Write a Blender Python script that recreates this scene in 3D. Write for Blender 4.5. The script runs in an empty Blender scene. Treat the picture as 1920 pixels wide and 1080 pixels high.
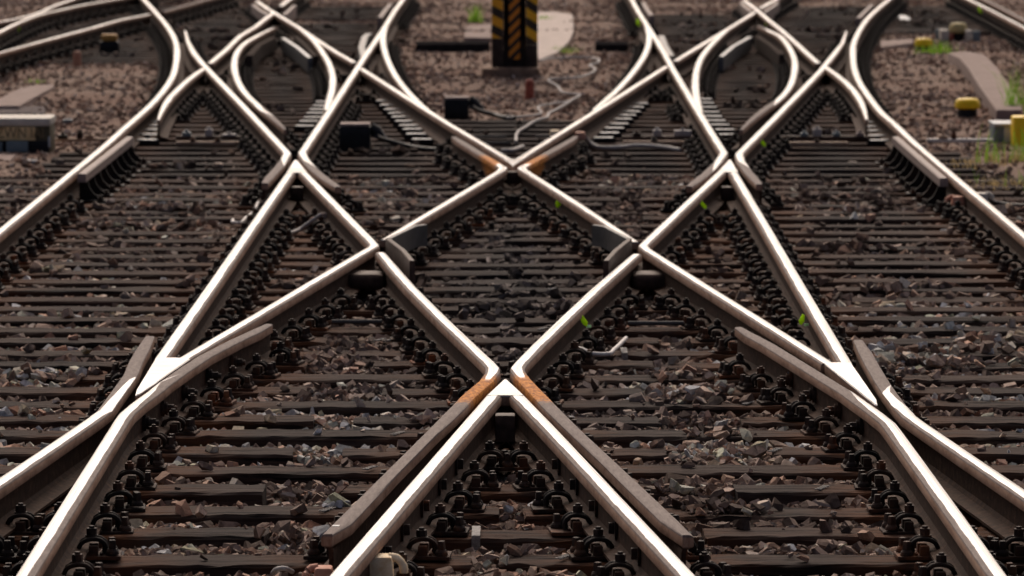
import bpy, bmesh, math, random
import numpy as np
from mathutils import Vector, Matrix

rng = np.random.default_rng(7)
random.seed(7)
PI = math.pi
scene = bpy.context.scene
C = scene.collection

# ------------------------------------------------------------------ camera model (the photograph's perspective)
F, H, HOR, XV = 9100.0, 2.47, -330.0, 957.0
TH = math.atan((540 - HOR) / F)
PSI = math.atan((960 - XV) / F)
FWD = Vector((math.sin(PSI) * math.cos(TH), math.cos(PSI) * math.cos(TH), -math.sin(TH)))
RGT = Vector((math.cos(PSI), -math.sin(PSI), 0))
UPV = RGT.cross(FWD)


def G(px, py, z=0.0):
    """photo point -> the point of the horizontal plane z seen there"""
    d = FWD * F + RGT * (px - 960) + UPV * (540 - py)
    t = (z - H) / d.z
    return Vector((d.x * t, d.y * t, z))


def P(x, y, z):
    v = Vector((x, y, z - H))
    zc = v.dot(FWD)
    return 960 + F * v.dot(RGT) / zc, 540 - F * v.dot(UPV) / zc


cam_d = bpy.data.cameras.new("camera")
cam_d.sensor_width = 36
cam_d.lens = F / 1920 * 36
cam_d.clip_start, cam_d.clip_end = 0.5, 3000
cam_d.dof.use_dof = True
cam_d.dof.focus_distance = 19.3
cam_d.dof.aperture_fstop = 6.8
cam = bpy.data.objects.new("camera", cam_d)
C.objects.link(cam)
M3 = Matrix((RGT, UPV, -FWD)).transposed()
cam.matrix_world = Matrix.Translation((0, 0, H)) @ M3.to_4x4()
scene.camera = cam

# ------------------------------------------------------------------ light
SUN_EL, SUN_AZ = math.radians(42), math.radians(-4)
w = bpy.data.worlds.new("World")
scene.world = w
w.use_nodes = True
nt = w.node_tree
bg = nt.nodes["Background"]
sky = nt.nodes.new("ShaderNodeTexSky")
sky.sky_type = 'NISHITA'
sky.sun_disc = False
sky.sun_elevation = SUN_EL
sky.sun_rotation = SUN_AZ
sky.air_density = 0.45
sky.dust_density = 8.0
sky.ozone_density = 0.2
wb = nt.nodes.new("ShaderNodeMix")
wb.data_type = 'RGBA'
wb.blend_type = 'MULTIPLY'
wb.inputs[0].default_value = 1.0
wb.inputs[7].default_value = (1.025, 0.99, 0.955, 1)
nt.links.new(sky.outputs[0], wb.inputs[6])
nt.links.new(wb.outputs[2], bg.inputs[0])
bg.inputs[1].default_value = 0.135
sd = bpy.data.lights.new("sun", 'SUN')
sd.energy = 0.55
sd.angle = math.radians(40)
sd.color = (1.0, 0.95, 0.88)
so = bpy.data.objects.new("sun", sd)
C.objects.link(so)
sdir = Vector((math.sin(SUN_AZ) * math.cos(SUN_EL), math.cos(SUN_AZ) * math.cos(SUN_EL), math.sin(SUN_EL)))
so.rotation_euler = sdir.to_track_quat('Z', 'Y').to_euler()
so.location = (0, 30, 20)
vs = scene.view_settings
vs.view_transform = 'Standard'
vs.look = 'None'
vs.exposure = -0.12
vs.gamma = 1.0


# ------------------------------------------------------------------ material helpers
class Mat:
    def __init__(s, name, rough=0.7, metal=0.0, spec=0.5):
        s.m = bpy.data.materials.new(name)
        s.m.use_nodes = True
        s.t = s.m.node_tree
        s.b = s.t.nodes["Principled BSDF"]
        s.b.inputs['Roughness'].default_value = rough
        s.b.inputs['Metallic'].default_value = metal
        s.b.inputs['Specular IOR Level'].default_value = spec

    def n(s, kind, **kw):
        nd = s.t.nodes.new("ShaderNode" + kind)
        for k, v in kw.items():
            setattr(nd, k, v)
        return nd

    def L(s, a, b):
        s.t.links.new(a, b)

    def coord(s, scale=(1, 1, 1), which='Object'):
        tc = s.n("TexCoord")
        mp = s.n("Mapping")
        mp.inputs['Scale'].default_value = scale
        s.L(tc.outputs[which], mp.inputs[0])
        return mp.outputs[0]

    def pos(s, scale=(1, 1, 1)):
        g = s.n("NewGeometry")
        mp = s.n("Mapping")
        mp.inputs['Scale'].default_value = scale
        s.L(g.outputs['Position'], mp.inputs[0])
        return mp.outputs[0]

    def noise(s, vec, scale, detail=4, rough=0.55):
        nz = s.n("TexNoise")
        nz.inputs['Scale'].default_value = scale
        nz.inputs['Detail'].default_value = detail
        nz.inputs['Roughness'].default_value = rough
        s.L(vec, nz.inputs['Vector'])
        return nz.outputs['Fac']

    def ramp(s, fac, stops, interp='LINEAR'):
        r = s.n("ValToRGB")
        r.color_ramp.interpolation = interp
        e = r.color_ramp.elements
        while len(e) < len(stops):
            e.new(0.5)
        for k, (p, c) in enumerate(stops):
            e[k].position = p
            e[k].color = (*c, 1) if len(c) == 3 else c
        s.L(fac, r.inputs[0])
        return r.outputs[0]

    def mix(s, fac, a, b, mode='MIX'):
        mx = s.n("Mix", data_type='RGBA', blend_type=mode)
        for inp, v in ((mx.inputs[0], fac), (mx.inputs[6], a), (mx.inputs[7], b)):
            if hasattr(v, 'is_linked'):
                s.L(v, inp)
            elif isinstance(v, (int, float)):
                inp.default_value = v
            else:
                inp.default_value = (*v, 1)
        return mx.outputs[2]

    def math(s, op, a, b=0.0, c=None, clamp=False):
        nd = s.n("Math", operation=op, use_clamp=clamp)
        for k, v in enumerate((a, b) if c is None else (a, b, c)):
            if hasattr(v, 'is_linked'):
                s.L(v, nd.inputs[k])
            else:
                nd.inputs[k].default_value = v
        return nd.outputs[0]

    def smooth(s, v, a, b):
        nd = s.n("MapRange", interpolation_type='SMOOTHSTEP')
        s.L(v, nd.inputs[0])
        nd.inputs[1].default_value = a
        nd.inputs[2].default_value = b
        return nd.outputs[0]

    def attr(s, name):
        return s.n("Attribute", attribute_name=name)

    def bump(s, h, strength=0.4, dist=0.01):
        bp = s.n("Bump")
        bp.inputs['Strength'].default_value = strength
        bp.inputs['Distance'].default_value = dist
        s.L(h, bp.inputs['Height'])
        s.L(bp.outputs[0], s.b.inputs['Normal'])

    def col(s, v):
        if hasattr(v, 'is_linked'):
            s.L(v, s.b.inputs['Base Color'])
        else:
            s.b.inputs['Base Color'].default_value = (*v, 1)

    def put(s, name, v):
        if hasattr(v, 'is_linked'):
            s.L(v, s.b.inputs[name])
        else:
            s.b.inputs[name].default_value = v


def mat_noise(name, c1, c2, scale=20, rough=0.75, metal=0.0, bump=0.3, dist=0.004, c3=None, spec=0.18, vary=False):
    m = Mat(name, rough, metal, spec)
    v = m.pos()
    n1 = m.noise(v, scale, 6, 0.65)
    c = m.ramp(n1, [(0.32, c1), (0.68, c2)])
    if c3:
        c = m.mix(m.smooth(m.noise(v, scale * 0.23, 3), 0.52, 0.7), c, c3)
    if vary:
        ob = m.n("ObjectInfo").outputs['Random']
        c = m.mix(1.0, c, m.ramp(ob, [(0.0, (0.6, 0.6, 0.62)), (0.45, (1.0, 0.97, 0.95)), (0.8, (1.5, 1.3, 1.15)), (1.0, (2.6, 1.7, 1.15))]), 'MULTIPLY')
    m.col(c)
    if bump:
        m.bump(m.noise(v, scale * 4, 4), bump, dist)
    return m.m


# rail steel: polished running band where wheels run, brown rust dust elsewhere, orange grease patches at the crossing noses
def rail_material():
    m = Mat("rail_steel", 0.5)
    v = m.pos()
    u = m.attr("u").outputs['Fac']
    lo = m.attr("lo").outputs['Fac']
    hi = m.attr("hi").outputs['Fac']
    og = m.attr("og").outputs['Fac']
    zz = m.attr("zz").outputs['Fac']           # depth below the rail top
    wob = m.noise(m.pos((30, 2.2, 30)), 1.0, 5, 0.6)
    wob2 = m.noise(m.pos((6, 1.1, 6)), 1.0, 3, 0.5)
    du = m.math('ADD', m.math('MULTIPLY', m.math('SUBTRACT', wob, 0.5), 0.014), m.math('MULTIPLY', m.math('SUBTRACT', wob2, 0.5), 0.010))
    uu = m.math('ADD', u, du)
    a = m.smooth(m.math('SUBTRACT', uu, lo), -0.003, 0.0035)
    b = m.smooth(m.math('SUBTRACT', hi, uu), -0.003, 0.0035)
    top = m.smooth(zz, 0.0085, 0.004)
    pol = m.math('MULTIPLY', m.math('MULTIPLY', a, b), top)
    # head sides: pale rust dust; web and foot: rusty brown, darkened as shade under the head
    nn = m.noise(v, 26, 6, 0.7)
    fine = m.noise(m.pos((40, 3, 14)), 1.0, 5, 0.7)
    headc = m.ramp(fine, [(0.3, (0.17, 0.093, 0.058)), (0.5, (0.31, 0.188, 0.127)), (0.72, (0.43, 0.29, 0.21))])
    topdull = m.ramp(m.noise(m.pos((60, 9, 30)), 1.0, 6, 0.65), [(0.3, (0.125, 0.096, 0.084)), (0.7, (0.235, 0.19, 0.17))])
    webc = m.ramp(nn, [(0.3, (0.022, 0.011, 0.007)), (0.55, (0.055, 0.029, 0.018)), (0.75, (0.13, 0.068, 0.042))])
    isweb = m.smooth(zz, 0.040, 0.050)
    istop = m.smooth(zz, 0.014, 0.006)
    c = m.mix(isweb, headc, webc)
    c = m.mix(istop, c, topdull)
    oc = m.ramp(m.noise(m.pos((45, 14, 30)), 1.0, 7, 0.72), [(0.30, (0.10, 0.040, 0.014)), (0.44, (0.36, 0.115, 0.013)), (0.58, (0.64, 0.24, 0.028)), (0.75, (0.80, 0.40, 0.11))])
    ogf = m.smooth(m.math('ADD', og, m.math('MULTIPLY', m.math('SUBTRACT', m.noise(v, 22, 6, 0.7), 0.5), 1.1)), 0.30, 0.75)
    ogf2 = m.math('MULTIPLY', ogf, m.smooth(zz, 0.16, 0.09))
    c = m.mix(ogf2, c, oc)
    gp = m.n("NewGeometry")
    sp_ = m.n("SeparateXYZ"); m.L(gp.outputs['Position'], sp_.inputs[0])
    cv = m.n("CombineXYZ")
    m.L(m.math('MULTIPLY', u, 170.0), cv.inputs[0]); m.L(m.math('MULTIPLY', sp_.outputs[1], 0.8), cv.inputs[1])
    m.L(m.math('MULTIPLY', sp_.outputs[0], 0.5), cv.inputs[2])
    pc = m.ramp(m.noise(cv.outputs[0], 1.0, 6, 0.7), [(0.30, (0.27, 0.268, 0.268)), (0.44, (0.50, 0.50, 0.505)), (0.66, (0.72, 0.725, 0.74))])
    pol = m.math('MULTIPLY', pol, m.math('SUBTRACT', 1.0, m.smooth(og, 0.55, 0.8)))
    m.col(m.mix(pol, c, pc))
    m.put('Metallic', m.math('MULTIPLY', pol, 0.95))
    rp = m.ramp(m.noise(cv.outputs[0], 1.3, 5, 0.6), [(0.25, (0.28,) * 3), (0.75, (0.16,) * 3)])
    rd = m.math('SUBTRACT', 0.85, m.math('MULTIPLY', istop, 0.1))
    mr = m.n("Mix", data_type='FLOAT')
    m.L(pol, mr.inputs[0]); m.L(rd, mr.inputs[2]); m.L(rp, mr.inputs[3])
    m.L(mr.outputs[0], m.b.inputs['Roughness'])
    m.put('Specular IOR Level', m.math('ADD', 0.12, m.math('MULTIPLY', pol, 0.38)))
    hgt = m.math('MULTIPLY', m.noise(m.pos((50, 30, 50)), 1.6, 5, 0.7), m.math('SUBTRACT', 1.0, pol))
    m.bump(hgt, 0.35, 0.003)
    return m.m


def wood_material():
    m = Mat("tarred_timber", 0.92, spec=0.1)
    v = m.pos((2.4, 60, 60))
    ob = m.n("ObjectInfo").outputs['Random']
    off = m.n("CombineXYZ")
    m.L(m.math('MULTIPLY', ob, 37.0), off.inputs[0])
    ad = m.n("VectorMath", operation='ADD')
    m.L(v, ad.inputs[0]); m.L(off.outputs[0], ad.inputs[1])
    g = m.noise(ad.outputs[0], 1.0, 8, 0.68)
    ad2 = m.n("VectorMath", operation='ADD')
    m.L(m.pos((0.9, 21, 21)), ad2.inputs[0]); m.L(off.outputs[0], ad2.inputs[1])
    g2 = m.noise(ad2.outputs[0], 1.0, 5, 0.6)
    crack = m.smooth(g2, 0.40, 0.46)
    c = m.ramp(g, [(0.30, (0.011, 0.008, 0.007)), (0.45, (0.028, 0.020, 0.017)), (0.58, (0.048, 0.035, 0.030)), (0.74, (0.100, 0.076, 0.066))])
    c = m.mix(m.math('SUBTRACT', 1.0, crack), c, (0.008, 0.006, 0.006))
    tint = m.ramp(ob, [(0.0, (0.70, 0.70, 0.74)), (0.5, (1.0, 0.96, 0.93)), (1.0, (1.22, 1.02, 0.92))])
    c = m.mix(1.0, c, tint, 'MULTIPLY')
    pv = m.pos()
    dust = m.smooth(m.noise(pv, 1.7, 4), 0.5, 0.72)
    c = m.mix(m.math('MULTIPLY', dust, 0.45), c, (0.080, 0.056, 0.046))
    rs = m.attr("stain").outputs['Fac']
    rsn = m.math('MULTIPLY', rs, m.smooth(m.noise(m.pos((5, 16, 16)), 1.0, 5), 0.3, 0.6))
    c = m.mix(m.math('MULTIPLY', rsn, 0.7), c, (0.115, 0.043, 0.016))
    oil = m.attr("oil").outputs['Fac']
    c = m.mix(m.math('MULTIPLY', oil, 0.7), c, (0.018, 0.016, 0.016))
    m.col(c)
    m.bump(m.math('ADD', m.math('MULTIPLY', g, 0.6), crack), 0.7, 0.010)
    return m.m


def stone_material():
    m = Mat("ballast_stone", 0.9, spec=0.18)
    a = m.attr("tint").outputs['Color']
    v = m.pos()
    n1 = m.noise(v, 60, 5, 0.65)
    s = m.ramp(n1, [(0.3, (0.62, 0.60, 0.60)), (0.55, (1.0, 1.0, 1.0)), (0.78, (1.35, 1.32, 1.28))])
    c = m.mix(1.0, a, s, 'MULTIPLY')
    m.col(c)
    m.bump(m.noise(v, 130, 4), 0.5, 0.004)
    return m.m


def dirt_material():
    m = Mat("dirt", 0.95, spec=0.15)
    v = m.pos()
    n1 = m.noise(v, 9, 8, 0.72)
    n2 = m.noise(v, 0.8, 4, 0.6)
    n3 = m.noise(v, 38, 5, 0.7)
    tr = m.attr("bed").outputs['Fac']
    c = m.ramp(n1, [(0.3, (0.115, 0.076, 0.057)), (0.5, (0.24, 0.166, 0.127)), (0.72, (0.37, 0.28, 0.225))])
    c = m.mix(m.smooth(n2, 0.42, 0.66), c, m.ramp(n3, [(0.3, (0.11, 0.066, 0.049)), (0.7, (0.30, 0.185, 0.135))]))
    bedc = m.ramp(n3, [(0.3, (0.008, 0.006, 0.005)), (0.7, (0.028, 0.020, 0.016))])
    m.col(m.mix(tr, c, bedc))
    m.bump(m.math('ADD', n1, m.math('MULTIPLY', n3, 0.5)), 0.9, 0.04)
    return m.m


MAT = {}
MAT['rail'] = rail_material()
MAT['wood'] = wood_material()
MAT['stone'] = stone_material()
MAT['dirt'] = dirt_material()
MAT['clip'] = mat_noise("oily_black_steel", (0.006, 0.005, 0.0045), (0.022, 0.015, 0.012), 40, 0.75, 0.0, 0.4, 0.002, spec=0.22, vary=True)
MAT['nut'] = mat_noise("dark_bolt_steel", (0.010, 0.007, 0.006), (0.045, 0.030, 0.024), 45, 0.7, 0.0, 0.3, 0.002, (0.085, 0.042, 0.022), vary=True)
MAT['plate'] = mat_noise("rusty_plate_steel", (0.014, 0.009, 0.007), (0.060, 0.033, 0.022), 28, 0.8, 0.0, 0.35, 0.003, (0.12, 0.050, 0.022), vary=True)
MAT['block'] = mat_noise("brown_cast_steel", (0.03, 0.018, 0.013), (0.11, 0.068, 0.05), 16, 0.65, 0.0, 0.3, 0.003)
MAT['guard'] = mat_noise("dusty_guard_steel", (0.17, 0.125, 0.11), (0.31, 0.24, 0.21), 30, 0.62, 0.0, 0.25, 0.003)
MAT['greysteel'] = mat_noise("grey_planed_steel", (0.050, 0.049, 0.049), (0.10, 0.097, 0.095), 14, 0.5, 0.25, 0.15, 0.002)
MAT['slide'] = mat_noise("oiled_slide_steel", (0.035, 0.037, 0.042), (0.20, 0.21, 0.225), 16, 0.38, 0.85, 0.1, 0.001)
MAT['band'] = mat_noise("zinc_band", (0.10, 0.095, 0.09), (0.26, 0.25, 0.24), 60, 0.7, 0.1, 0.15, 0.002)
MAT['blackbox'] = mat_noise("black_plastic", (0.008, 0.008, 0.009), (0.02, 0.02, 0.022), 12, 0.5, 0.0, 0.1, 0.002)
MAT['boxtop'] = mat_noise("dusty_lid", (0.22, 0.165, 0.145), (0.34, 0.27, 0.245), 18, 0.8, 0.0, 0.2, 0.002)
MAT['concrete'] = mat_noise("dusty_concrete", (0.20, 0.145, 0.125), (0.31, 0.235, 0.205), 7, 0.9, 0.0, 0.2, 0.004)
MAT['paleconcrete'] = mat_noise("pale_concrete", (0.42, 0.35, 0.31), (0.58, 0.49, 0.43), 6, 0.9, 0.0, 0.2, 0.004)
MAT['yellow'] = mat_noise("yellow_paint", (0.86, 0.54, 0.012), (0.95, 0.66, 0.03), 9, 0.45, 0.0, 0.1, 0.002)
MAT['paleyellow'] = mat_noise("faded_yellow_paint", (0.42, 0.33, 0.14), (0.56, 0.46, 0.22), 9, 0.6, 0.0, 0.1, 0.002)
MAT['ochre'] = mat_noise("ochre_paint", (0.44, 0.22, 0.05), (0.58, 0.32, 0.09), 9, 0.6, 0.0, 0.1, 0.002)
MAT['tan'] = mat_noise("tan_panel", (0.58, 0.40, 0.19), (0.80, 0.60, 0.33), 15, 0.7, 0.0, 0.15, 0.002)
MAT['creme'] = mat_noise("cream_cover", (0.42, 0.385, 0.33), (0.58, 0.54, 0.475), 11, 0.6, 0.0, 0.1, 0.002)
MAT['olive'] = mat_noise("olive_paint", (0.07, 0.06, 0.035), (0.12, 0.10, 0.06), 11, 0.6, 0.0, 0.1, 0.002)
MAT['bluegrey'] = mat_noise("blue_grey_paint", (0.10, 0.14, 0.16), (0.17, 0.21, 0.23), 11, 0.5, 0.0, 0.1, 0.002)
MAT['lightgrey'] = mat_noise("light_grey_paint", (0.36, 0.38, 0.39), (0.5, 0.51, 0.52), 11, 0.5, 0.0, 0.1, 0.002)
MAT['ink'] = mat_noise("faded_lettering", (0.16, 0.12, 0.07), (0.24, 0.18, 0.10), 30, 0.8, 0.0, 0)
MAT['redpaint'] = mat_noise("red_paint", (0.20, 0.045, 0.03), (0.36, 0.11, 0.075), 22, 0.65, 0.0, 0.2, 0.002)
MAT['terracotta'] = mat_noise("terracotta_paint", (0.30, 0.14, 0.09), (0.46, 0.26, 0.18), 22, 0.7, 0.0, 0.2, 0.002)
MAT['salmon'] = mat_noise("salmon_paint", (0.46, 0.20, 0.13), (0.62, 0.32, 0.22), 22, 0.65, 0.0, 0.2, 0.002)
MAT['sand'] = mat_noise("sandy_paint", (0.74, 0.52, 0.27), (0.95, 0.82, 0.60), 26, 0.7, 0.0, 0.3, 0.003)
MAT['greycable'] = mat_noise("grey_cable", (0.24, 0.22, 0.21), (0.40, 0.375, 0.36), 18, 0.55, 0.0, 0.1, 0.002)
MAT['palecable'] = mat_noise("pale_cable", (0.50, 0.47, 0.44), (0.66, 0.63, 0.60), 18, 0.5, 0.0, 0.1, 0.002)
MAT['blackcable'] = mat_noise("black_cable", (0.018, 0.017, 0.017), (0.045, 0.042, 0.04), 18, 0.5, 0.0, 0.1, 0.002)
MAT['green'] = mat_noise("lime_green_plastic", (0.30, 0.86, 0.004), (0.46, 1.0, 0.02), 40, 0.4, 0.0, 0.1, 0.002)
MAT['blue'] = mat_noise("blue_plastic", (0.05, 0.17, 0.40), (0.10, 0.25, 0.5), 40, 0.4, 0.0, 0.1, 0.002)
MAT['clear'] = mat_noise("pale_green_plastic", (0.30, 0.46, 0.30), (0.42, 0.58, 0.42), 40, 0.4, 0.0, 0.1, 0.002)
MAT['grass'] = mat_noise("green_grass", (0.10, 0.24, 0.02), (0.24, 0.42, 0.05), 12, 0.6, 0.0, 0)
MAT['straw'] = mat_noise("dry_straw", (0.36, 0.25, 0.11), (0.55, 0.42, 0.22), 12, 0.7, 0.0, 0)
MAT['rustrod'] = mat_noise("pale_rusty_rod", (0.30, 0.19, 0.12), (0.50, 0.36, 0.26), 14, 0.65, 0.0, 0.2, 0.002)
MAT['darkrod'] = mat_noise("grey_steel_rod", (0.05, 0.047, 0.046), (0.11, 0.105, 0.10), 14, 0.7, 0.0, 0.1, 0.001)
MAT['white'] = mat_noise("white_mark", (0.7, 0.7, 0.68), (0.8, 0.8, 0.78), 14, 0.6, 0.0, 0)
MAT['greystone'] = mat_noise('grey_slab', (0.10, 0.084, 0.080), (0.18, 0.155, 0.15), 8, 0.95, 0.0, 0.2, 0.003, spec=0.02)
MAT['pitchbrown'] = mat_noise('brown_pitch', (0.03, 0.022, 0.018), (0.075, 0.056, 0.047), 12, 0.95, 0.0, 0.1, 0.002, spec=0.02)
MAT['pitch'] = mat_noise('black_pitch', (0.012, 0.011, 0.012), (0.03, 0.027, 0.027), 12, 1.0, 0.0, 0.1, 0.002, spec=0.0)  # matte black of slide bases, also of strips that paint in a slab's shadow
MAT['darkpost'] = mat_noise("dark_brown_steel", (0.016, 0.011, 0.009), (0.05, 0.034, 0.026), 9, 0.6, 0.0, 0.2, 0.003)


def translucent(name, c, k):
    m = Mat(name, 0.5, spec=0.2)
    m.col(c)
    tr = m.n("BsdfTranslucent")
    tr.inputs[0].default_value = (*c, 1)
    mx = m.n("MixShader")
    mx.inputs[0].default_value = k
    m.L(m.b.outputs[0], mx.inputs[1]); m.L(tr.outputs[0], mx.inputs[2])
    m.L(mx.outputs[0], m.t.nodes["Material Output"].inputs[0])
    return m.m


MAT['green'] = translucent("lime_green_plastic", (0.72, 1.0, 0.015), 0.6)
MAT['clear'] = translucent("clear_plastic", (0.55, 0.75, 0.55), 0.5)
MAT['grass'] = translucent("green_grass", (0.22, 0.42, 0.03), 0.45)
MAT['straw'] = translucent("dry_straw", (0.55, 0.41, 0.20), 0.35)


def stripe_material(name, slope, period, phase, colr):
    m = Mat(name, 0.5)
    tc = m.n("TexCoord")
    sp = m.n("SeparateXYZ")
    m.L(tc.outputs['Object'], sp.inputs[0])
    k = m.math('ADD', m.math('ADD', sp.outputs[2], m.math('MULTIPLY', sp.outputs[0], slope)), phase)
    fr = m.math('FRACT', m.math('DIVIDE', m.math('ADD', k, 50.0 * period), period))
    st = m.math('LESS_THAN', fr, 0.52)
    n = m.noise(m.pos(), 14, 5, 0.6)
    y = m.mix(n, tuple(c * 0.72 for c in colr), tuple(min(1, c * 1.25) for c in colr))
    m.col(m.mix(st, (0.014, 0.011, 0.010), y))
    return m.m


# ------------------------------------------------------------------ object helpers
def link(name, me, mat=None, parent=None):
    o = bpy.data.objects.new(name, me)
    C.objects.link(o)
    if mat is not None and me is not None and len(me.materials) == 0:
        me.materials.append(mat)
    if parent is not None:
        o.parent = parent
    return o


def empty(name, loc=(0, 0, 0), rz=0.0):
    o = bpy.data.objects.new(name, None)
    o.empty_display_size = 0.1
    C.objects.link(o)
    o.location = loc
    o.rotation_euler = (0, 0, rz)
    return o


def tag(o, label, cat, group=None, kind=None):
    o["label"] = label
    o["category"] = cat
    if group:
        o["group"] = group
    if kind:
        o["kind"] = kind
    return o


def bm_mesh(bm, name, smooth=None):
    bmesh.ops.recalc_face_normals(bm, faces=bm.faces[:])
    me = bpy.data.meshes.new(name)
    bm.to_mesh(me)
    bm.free()
    if smooth is not None:
        me.shade_smooth()
        me.set_sharp_from_angle(angle=math.radians(smooth))
    return me


def add_box(bm, cx, cy, cz, sx, sy, sz, bev=0.0, rz=0.0, taper=1.0):
    r = bmesh.ops.create_cube(bm, size=1.0)
    vs_ = r['verts']
    for v in vs_:
        t = taper if v.co.z > 0 else 1.0
        v.co = Vector((v.co.x * sx * t, v.co.y * sy * t, v.co.z * sz))
    if bev:
        es = list({e for v in vs_ for e in v.link_edges})
        rr = bmesh.ops.bevel(bm, geom=es, offset=bev, segments=2, affect='EDGES', profile=0.6)
        vs_ = list({v for f in rr['faces'] for v in f.verts} | {v for v in vs_ if v.is_valid})
    if rz:
        R = Matrix.Rotation(rz, 3, 'Z')
        for v in vs_:
            v.co = R @ v.co
    for v in vs_:
        v.co += Vector((cx, cy, cz))
    return vs_


def add_cyl(bm, cx, cy, z0, z1, r0, r1=None, seg=12, rot=0.0, axis='Z'):
    r1 = r0 if r1 is None else r1
    a = []
    for z, r in ((z0, r0), (z1, r1)):
        ring = []
        for k in range(seg):
            t = 2 * PI * k / seg + rot
            if axis == 'Z':
                ring.append(bm.verts.new((cx + r * math.cos(t), cy + r * math.sin(t), z)))
            else:      # along X: cx->y, cy->z
                ring.append(bm.verts.new((z, cx + r * math.cos(t), cy + r * math.sin(t))))
        a.append(ring)
    for k in range(seg):
        bm.faces.new((a[0][k], a[0][(k + 1) % seg], a[1][(k + 1) % seg], a[1][k]))
    bm.faces.new(a[0][::-1])
    bm.faces.new(a[1])


def add_tube(bm, pts, r, seg=8, closed_ends=True):
    pts = [Vector(p) for p in pts]
    n = len(pts)
    rings = []
    up = Vector((0, 0, 1))
    for i in range(n):
        t = (pts[min(i + 1, n - 1)] - pts[max(i - 1, 0)]).normalized()
        ref = up if abs(t.z) < 0.9 else Vector((1, 0, 0))
        s = t.cross(ref).normalized()
        q = s.cross(t)
        rr = r[i] if hasattr(r, '__len__') else r
        rings.append([bm.verts.new(pts[i] + s * rr * math.cos(2 * PI * k / seg) + q * rr * math.sin(2 * PI * k / seg)) for k in range(seg)])
    for i in range(n - 1):
        for k in range(seg):
            bm.faces.new((rings[i][k], rings[i][(k + 1) % seg], rings[i + 1][(k + 1) % seg], rings[i + 1][k]))
    if closed_ends:
        bm.faces.new(rings[0][::-1])
        bm.faces.new(rings[-1])


def add_prism(bm, poly, z0, z1):
    a = [bm.verts.new((p[0], p[1], z0)) for p in poly]
    b = [bm.verts.new((p[0], p[1], z1)) for p in poly]
    n = len(poly)
    bm.faces.new(a[::-1])
    bm.faces.new(b)
    for k in range(n):
        bm.faces.new((a[k], a[(k + 1) % n], b[(k + 1) % n], b[k]))


def catmull(pts, step=0.12):
    """smooth curve through 3-D points"""
    P_ = [np.array(p, float) for p in pts]
    P_ = [2 * P_[0] - P_[1]] + P_ + [2 * P_[-1] - P_[-2]]
    out = []
    for i in range(1, len(P_) - 2):
        p0, p1, p2, p3 = P_[i - 1:i + 3]
        L = np.linalg.norm((p2 - p1)[:3])
        n = max(1, int(L / step))
        d01, d12, d23 = [max(1e-4, np.linalg.norm((b - a)[:3])) ** 0.5 for a, b in ((p0, p1), (p1, p2), (p2, p3))]
        m1 = (p2 - p1) + d12 * ((p1 - p0) / d01 - (p2 - p0) / (d01 + d12))
        m2 = (p2 - p1) + d12 * ((p3 - p2) / d23 - (p3 - p1) / (d12 + d23))
        for k in range(n):
            t = k / n
            out.append((2 * t**3 - 3 * t**2 + 1) * p1 + (t**3 - 2 * t**2 + t) * m1 + (-2 * t**3 + 3 * t**2) * p2 + (t**3 - t**2) * m2)
    out.append(P_[-2])
    return out


def densify(pts, step=0.2):
    out = []
    for a, b in zip(pts[:-1], pts[1:]):
        a, b = np.array(a, float), np.array(b, float)
        n = max(1, int(np.linalg.norm((b - a)[:3]) / step))
        for k in range(n):
            out.append(a + (b - a) * k / n)
    out.append(np.array(pts[-1], float))
    return out


ORD = "first second third fourth fifth sixth seventh eighth ninth tenth eleventh twelfth thirteenth fourteenth fifteenth sixteenth seventeenth eighteenth nineteenth twentieth".split()
TENS = {2: "twenty", 3: "thirty", 4: "forty", 5: "fifty", 6: "sixty", 7: "seventy", 8: "eighty", 9: "ninety"}


def ordinal(n):
    if n <= 20:
        return ORD[n - 1]
    t, u = divmod(n, 10)
    if u == 0:
        return TENS[t][:-1] + "ieth"
    return TENS[t] + "-" + ORD[u - 1]


# ------------------------------------------------------------------ rails
RAIL_PROFILE = [(-0.075, -0.170), (-0.075, -0.159), (-0.022, -0.146), (-0.009, -0.132), (-0.00825, -0.062), (-0.012, -0.052),
                (-0.034, -0.043), (-0.0362, -0.037), (-0.0355, -0.013), (-0.031, -0.0048), (-0.022, -0.0012), (0.0, 0.0),
                (0.022, -0.0012), (0.031, -0.0048), (0.0355, -0.013), (0.0362, -0.037), (0.034, -0.043), (0.012, -0.052),
                (0.00825, -0.062), (0.009, -0.132), (0.022, -0.146), (0.075, -0.159), (0.075, -0.170)]
RAILS = []      # (kind, name for labels, [(y, x)...] sorted by y, fasten sides)


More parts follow.
